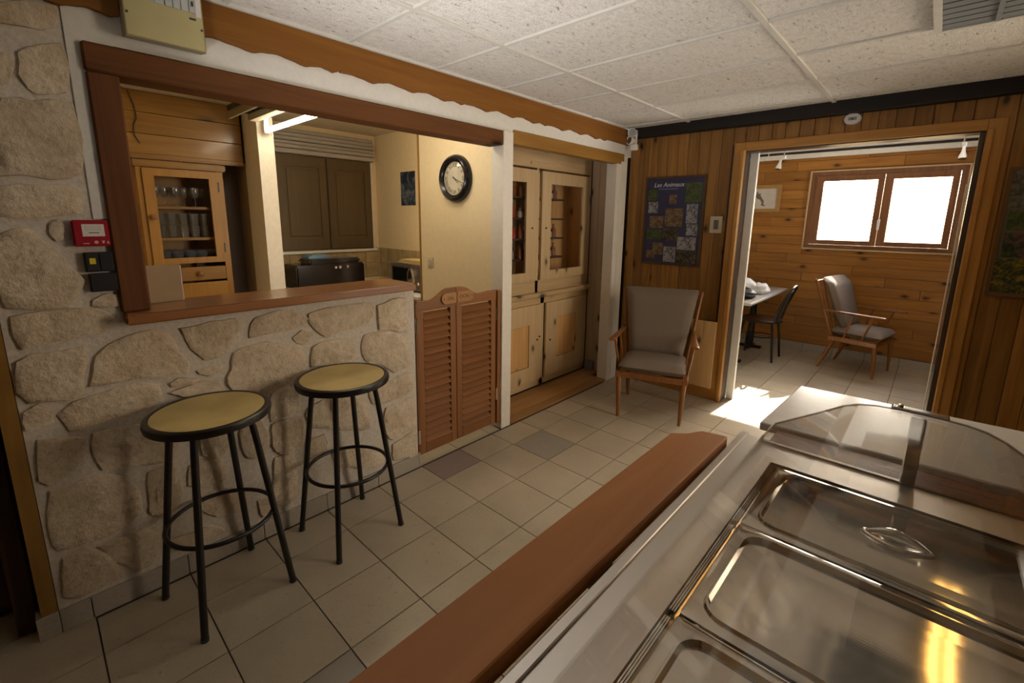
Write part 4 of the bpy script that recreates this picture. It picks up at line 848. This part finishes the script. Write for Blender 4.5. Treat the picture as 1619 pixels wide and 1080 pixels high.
def stool(loc, rz, label):
    t = T('bar_stool', label, 'stool', loc, 'black cane-seat bar stools', local=True, rotz=rz)
    MB().lathe([(0, .752), (.192, .752), (.204, .757), (.206, .770), (.203, .782), (.195, .7865), (.186, .785), (.184, .780), (0, .780)], n=48).build('seat_rim', BLACK, t, smooth=40)
    MB().lathe([(.1835, .7795), (.1835, .7845), (.10, .7835), (0, .783)], n=40).build('cane_seat', CANE, t, smooth=60)
    for k in range(4):
        a = pi/2*k; c, s = cos(a), sin(a)
        MB().tube([(.135*c, .135*s, .752), (.150*c, .150*s, .66), (.236*c, .236*s, .012)], [.0125, .0125, .0125], 12).build('leg', BLACK, t, smooth=50)
        MB().tube([(.236*c, .236*s, .0125), (.237*c, .237*s, .0)], [.014, .014], 12).build('foot_cap', BLACKP, t, smooth=50)
    MB().tube([(.182*cos(2*pi*k/40), .182*sin(2*pi*k/40), .335) for k in range(40)], .0085, 10, closed=True).build('foot_ring', BLACK, t, smooth=60)
    return t
s1 = stool((.232, -.2085, 0), radians(54.5), 'black bar stool with cane seat nearest the camera at bar left')
s2 = dup(s1, (.232, .3225, 0), 'black bar stool with cane seat nearer the saloon doors', radians(49))

tb = T('dining_table', 'pale topped pedestal table in the second room behind the left jamb', 'table', (.6, 4.85, 0))
B('table_top', plain('table_laminate', (.46, .43, .40), .3), .22, .925, 4.09, 5.58, .712, .738, tb, bevel=.004)
B('edge_band', BLACKP, .2245, .9205, 4.0945, 5.5755, .704, .7115, tb)
for yy in (4.58, 5.36):
    p = MB().cyl((.63, yy, .03), (.63, yy, .703), .036, n=14).build('pedestal', BLACK, tb, smooth=40)
    MB().box(.35, .76, yy-.03, yy+.03, .0, .03).box(.60, .66, yy-.13, yy+.13, .0, .028).build('foot_plate', BLACK, p, bevel=.006)
    MB().box(.45, .80, yy-.02, yy+.02, .69, .7035).build('top_plate', BLACK, p)
def blob(name, c, r, mat, parent, seed, amp=.25, zmin=None):
    bm = bmesh.new(); bmesh.ops.create_icosphere(bm, subdivisions=4, radius=1)
    for v in bm.verts:
        n = mnoise.noise(v.co*1.8+Vector((seed, 0, 0)))*amp+mnoise.noise(v.co*5+Vector((0, seed, 0)))*amp*.35
        v.co = Vector((v.co.x*r[0], v.co.y*r[1], v.co.z*r[2]))*(1+n)+Vector(c)
        if zmin is not None: v.co.z = max(zmin, v.co.z)
    me = bpy.data.meshes.new(name); o = Vector(c)
    for v in bm.verts: v.co -= o
    bm.to_mesh(me); bm.free(); me.polygons.foreach_set('use_smooth', [True]*len(me.polygons))
    return link(name, me, mat, parent, o)
bg_ = T('black_bag', 'black bag lying on the second room table in front of white cloth', 'bag', (.75, 4.42, .739))
blob('bag_body', (.72, 4.42, .785), (.16, .15, .055), plain('bag_black', (.012, .012, .013), .5), bg_, 3, .2, .7395)
MB().tube([(.64+.02*k, 4.33+.012*k, .83+.022*sin(pi*k/9)) for k in range(10)], .008, 8).build('strap', BLACKP, bg_, smooth=60)
wc = T('white_cloth', 'crumpled white cloth heap on the second room table behind black bag', 'cloth', (.75, 4.9, .739))
blob('cloth_heap', (.64, 4.80, .80), (.15, .15, .095), plain('white_cloth', (.72, .70, .67), .9), wc, 8, .3, .7395)
blob('cloth_fold', (.80, 4.86, .785), (.09, .13, .068), bpy.data.materials['white_cloth'], wc, 12, .25, .7395)

bcx = T('bistro_chair', 'black metal bistro chair with brown seat tucked at the table', 'chair', (.82, 4.975, 0), local=True)
MB().lathe([(0, .438), (.19, .438), (.20, .448), (.195, .456), (0, .452)], n=32).build('seat', wood('seat_brown', (.10, .04, .02), (.06, .025, .012), 0, 2, .35, var=0), bcx, smooth=40)
MB().tube([(.198*cos(2*pi*k/32), .198*sin(2*pi*k/32), .436) for k in range(32)], .013, 8, closed=True).build('seat_ring', BLACK, bcx, smooth=60)
for s in (1, -1):
    MB().tube([(-.14, s*.13, .43), (-.165, s*.15, .22), (-.18, s*.163, 0)], .012, 10).build('leg', BLACK, bcx, smooth=50)
    MB().tube([(.14, s*.13, .43), (.165, s*.15, .22), (.187, s*.163, 0)], .012, 10).build('leg', BLACK, bcx, smooth=50)
bp_ = [(.16, -.15, .43), (.195, -.16, .58), (.25, -.155, .74), (.285, -.12, .81), (.295, -.05, .835), (.297, 0, .84), (.295, .05, .835), (.285, .12, .81), (.25, .155, .74), (.195, .16, .58), (.16, .15, .43)]
MB().tube(bp_, .012, 10).build('back_hoop', BLACK, bcx, smooth=60)
MB().tube([(.165, -.07, .43), (.20, -.085, .58), (.26, -.07, .75), (.278, 0, .79), (.26, .07, .75), (.20, .085, .58), (.165, .07, .43)], .008, 8).build('inner_hoop', BLACK, bcx, smooth=60)
MB().tube([(.13*cos(2*pi*k/24), .13*sin(2*pi*k/24), .25) for k in range(24)], .007, 8, closed=True).build('leg_ring', BLACK, bcx, smooth=60)

# ------------------------------------------------------------------ buffet
bf = T('steel_buffet', 'stainless steel buffet with gastronorm wells and clear acrylic hood', 'buffet', (2.18, .2, 0))
ZB = .85; YE = .865; YN = -.63
rx0, rx1, ry0, ry1 = 1.903, 2.467, -.596, .728
top = MB()
top.box(1.788, rx0, YN, YE, ZB-.02, ZB).box(rx1, 2.58, YN, YE, ZB-.02, ZB).box(rx0, rx1, ry1, YE, ZB-.02, ZB).box(rx0, rx1, YN, ry0, ZB-.02, ZB)
top.build('steel_top', STEEL, bf)
B('raised_lip', STEEL, 1.786, 1.806, YN, YE, ZB+.0005, ZB+.006, bf, bevel=.002)
MB().box(rx0-.003, rx0, ry0, ry1, ZB-.06, ZB-.001).box(rx1, rx1+.003, ry0, ry1, ZB-.06, ZB-.001).box(rx0, rx1, ry1, ry1+.003, ZB-.06, ZB-.001).box(rx0, rx1, ry0-.003, ry0, ZB-.06, ZB-.001).build('well_side', STEEL2, bf)
B('well_floor', STEEL2, rx0, rx1, ry0, ry1, ZB-.2, ZB-.06, bf)
body = wood('buffet_panel', (.16, .065, .025), (.11, .042, .015), 2, 0, .4, var=0)
B('front_panel', body, 1.81, 1.83, YN+.02, YE-.02, .12, ZB-.021, bf, bevel=.003)
B('end_panel', body, 1.831, 2.54, YE-.04, YE-.02, .12, ZB-.021, bf, bevel=.003)
B('back_panel', body, 2.52, 2.54, YN+.02, YE-.045, .12, ZB-.021, bf, bevel=.003)
B('near_panel', body, 1.831, 2.519, YN+.02, YN+.04, .12, ZB-.021, bf, bevel=.003)
B('plinth', BLACKP, 1.85, 2.5, YN+.05, YE-.06, 0, .119, bf)
# ledge along the wells, ribs added to imitate reflected stripes
rib = MB()
for k in range(4):
    ya, yb = ry0+.3275*k+.008, ry0+.3275*(k+1)-.008
    for xx in (rx0+.0035, rx0+.0075, rx0+.0115): rib.box(xx-.0012, xx+.0012, ya, yb, ZB-.016, ZB-.004)
stuff(rib.build('reflection_ribs', STEEL2, bf))
B('ledge', STEEL2, rx0+.0005, rx0+.016, ry0, ry1, ZB-.024, ZB-.0165, bf)
# pans with lids (hood, tray shelf)
PH = .3275
def pan(k):
    cy = ry1-.006-PH*(k+.5); cxp = (rx0+.018+rx1)/2; w = rx1-rx0-.020; d = PH-.006
    t = T('gastronorm_pan', PANL[k], 'pan', (cxp, cy, ZB-.02), None)
    n = 6
    def R(ww, dd, r, z): return [(x, y, z) for x, y in rrect(cxp, cy, ww, dd, r, n)]
    MB().rings([R(w, d, .006, ZB-.006), R(w, d, .006, ZB-.003), R(w-.004, d-.004, .006, ZB-.002), R(w-.040, d-.040, .042, ZB-.002), R(w-.046, d-.046, .040, ZB+.004), R(w-.052, d-.052, .038, ZB+.004), R(w-.062, d-.062, .034, ZB-.007),
                R(w-.11, d-.11, .03, ZB-.0065), R(w-.3, d-.2, .02, ZB-.005)], True, True).build('lid', STEEL2, t, smooth=32)
    if k == 0:
        hx, hy = cxp-.012, cy+.0
        def lens(l, ww, z): 
            return [(hx+l*cos(a), hy+ww*sin(a)*(abs(sin(a))**.5), z) for a in [2*pi*q/28 for q in range(28)]]
        MB().rings([lens(.062, .030, ZB-.006), lens(.061, .029, ZB-.001), lens(.056, .025, ZB+.001), lens(.052, .022, ZB-.002), lens(.04, .015, ZB-.004)], False, True).build('handle_dish', STEEL2, t, smooth=50)
        MB().tube([(hx-.05+.1*q/8, hy, ZB-.001+.017*sin(pi*q/8)) for q in range(9)], [.004, .006, .007, .008, .008, .008, .007, .006, .004], 10).build('handle_bar', STEEL2, t, smooth=50)
    return t
PANL = ['lidded steel pan with lens-shaped handle, farthest in the buffet', 'plain lidded steel pan in the middle of the buffet', 'plain lidded steel pan nearest the camera in the buffet', 'lidded steel pan at the near end of the buffet']
for k in range(4): pan(k)
# acrylic hood
HP = [(1.850, .8515), (1.853, .868), (1.866, .895), (1.880, .915), (1.975, .977), (2.035, 1.018), (2.065, 1.031), (2.10, 1.038), (2.145, 1.041)]
HP = HP+[(2*2.185-x, z) for x, z in HP[::-1]]
HY0, HY1 = -.60, .848
hood = MB(); n = len(HP)
hood.add([(x, y, z) for y in (HY0, HY1) for x, z in HP], [(i, i+1, n+i+1, n+i) for i in range(n-1)])
def solid(mb, name, mat, parent, th, smooth=30):
    ob = mb.build(name, mat, parent, smooth=smooth); m = ob.modifiers.new('solid', 'SOLIDIFY'); m.thickness = th; m.offset = 1; return ob
solid(hood, 'acrylic_hood', ACRYL, bf, .004, None)
for y in (HY1,): 
    MB().prism(HP, 1, y, y+.004).build('hood_end', ACRYL, bf)
    rim = MB().tube([(x, y+.002, z) for x, z in HP], .0022, 6).build('hood_edge', ACRYL_E, bf)
B('hood_foot_strip', STEEL2, 1.851, 2.519, HY1-.004, HY1+.008, ZB+.0004, ZB+.004, bf)
pst = B('hood_post', CHROME, 2.170, 2.200, HY1-.012, HY1-.004, ZB+.0005, 1.034, bf, bevel=.003)
B('hood_bracket', CHROME, 2.130, 2.238, HY1-.016, HY1+.010, 1.0445, 1.052, bf, bevel=.003)
MB().lathe([(.006, 0), (.006, .005), (0, .006)], (2.148, HY1-.004, 1.052), 12).build('bracket_bolt', STEEL2, bf)
# brown tray shelf along the buffet front
tp = [(1.640, -.62), (1.765, -.62), (1.775, .765), (1.706, .750), (1.700, .744), (1.690, .727), (1.682, .708), (1.672, .694), (1.640, .669)]
MB().prism(tp, 2, .828, .868).build('tray_shelf', TRAYW, bf, bevel=.003)
for yy in (-.4, .1, .6): MB().prism([(1.65, .827), (1.80, .827), (1.80, .70)], 1, yy-.012, yy+.012).build('shelf_bracket', BLACKP, bf)
MB().box(1.86, 2.585, .870, .985, .815, .842).build('end_shelf', TRAYW_X, bf, bevel=.003)
wt = T('side_table', 'white laminate table standing beyond the buffet end', 'table', (2.3, 1.24, 0))
LAM = plain('white_laminate', (.56, .53, .49), .16, spec=.6)
MB().prism([(1.806, .99), (2.85, 1.035), (2.835, 1.535), (1.828, 1.49)], 2, .822, .85).build('table_top', LAM, wt, bevel=.004)
for xx, yy in ((1.87, 1.04), (2.78, 1.08), (1.88, 1.44), (2.77, 1.48)): MB().cyl((xx, yy, 0), (xx, yy, .8215), .018, n=12).build('leg', BLACK, wt, smooth=40)

# ceiling vent and assumed warm ceiling luminaire
cv = T('ceiling_vent', 'grey slatted ceiling vent in a pale frame, top right', 'vent', (2.2, 1.85, CZ))
vx0, vx1, vy0, vy1 = 2.03, 2.40, 1.45, 2.09
MB().box(vx0, vx0+.024, vy0, vy1, CZ-.016, CZ-.002).box(vx1-.024, vx1, vy0, vy1, CZ-.016, CZ-.002).box(vx0+.024, vx1-.024, vy0, vy0+.02, CZ-.016, CZ-.002).box(vx0+.024, vx1-.024, vy1-.02, vy1, CZ-.016, CZ-.002).build('frame', RAILM, cv)
B('dark_backing', VENTD, vx0+.024, vx1-.024, vy0+.02, vy1-.02, CZ-.0025, CZ-.0015, cv)  # black sheet stands in for the unlit space behind the slats
me = MB().obox(Matrix.Rotation(radians(-6), 4, 'X'), vx1-vx0-.05, .038, .0015).mesh('slat'); me.materials.append(VENTM)
for k in range(10): link('slat', me, None, cv, ((vx0+vx1)/2, vy0+.052+.06*k, CZ-.0095))
B('centre_bar', VENTM, 2.205, 2.22, vy0+.02, vy1-.02, CZ-.018, CZ-.0115, cv)
lu = T('assumed_luminaire', 'assumed warm ceiling light strip with two rows of bulbs beside vent', 'lamp', (2.45, 2.2, CZ))  # assumed, out of view; placed to give the yellow reflection in the pan lids
B('tray', RAILM, 2.402, 2.53, 1.5, 2.66, CZ-.022, CZ-.0015, lu, bevel=.003)
EM = emit('warm_bulb', (1, .70, .24), 8*1.5); EMD = emit('warm_diffuser', (1, .58, .13), 8*.3)
B('diffuser', EMD, 2.408, 2.524, 1.51, 2.65, CZ-.0245, CZ-.0225, lu)
for k in range(15):
    for xx in (2.435, 2.497): B('bulb', EM, xx-.014, xx+.014, 1.53+.075*k, 1.568+.075*k, CZ-.034, CZ-.025, lu, bevel=.008)

# unseen rest of the room shell
struct(B('wall_right', PINE, 3.4, 3.48, -3.1, FY+.11, 0, CZ))
struct(B('wall_back', CREAM, -.02, 3.48, -3.1, -3.0, 0, CZ))
struct(B('wall_left_rear', CREAM, -.12, 0, -3.0, -1.15, 0, CZ))
struct(B('wall_left_header', CREAM, -.12, -.01, -1.15, -.69, 2.2, CZ))
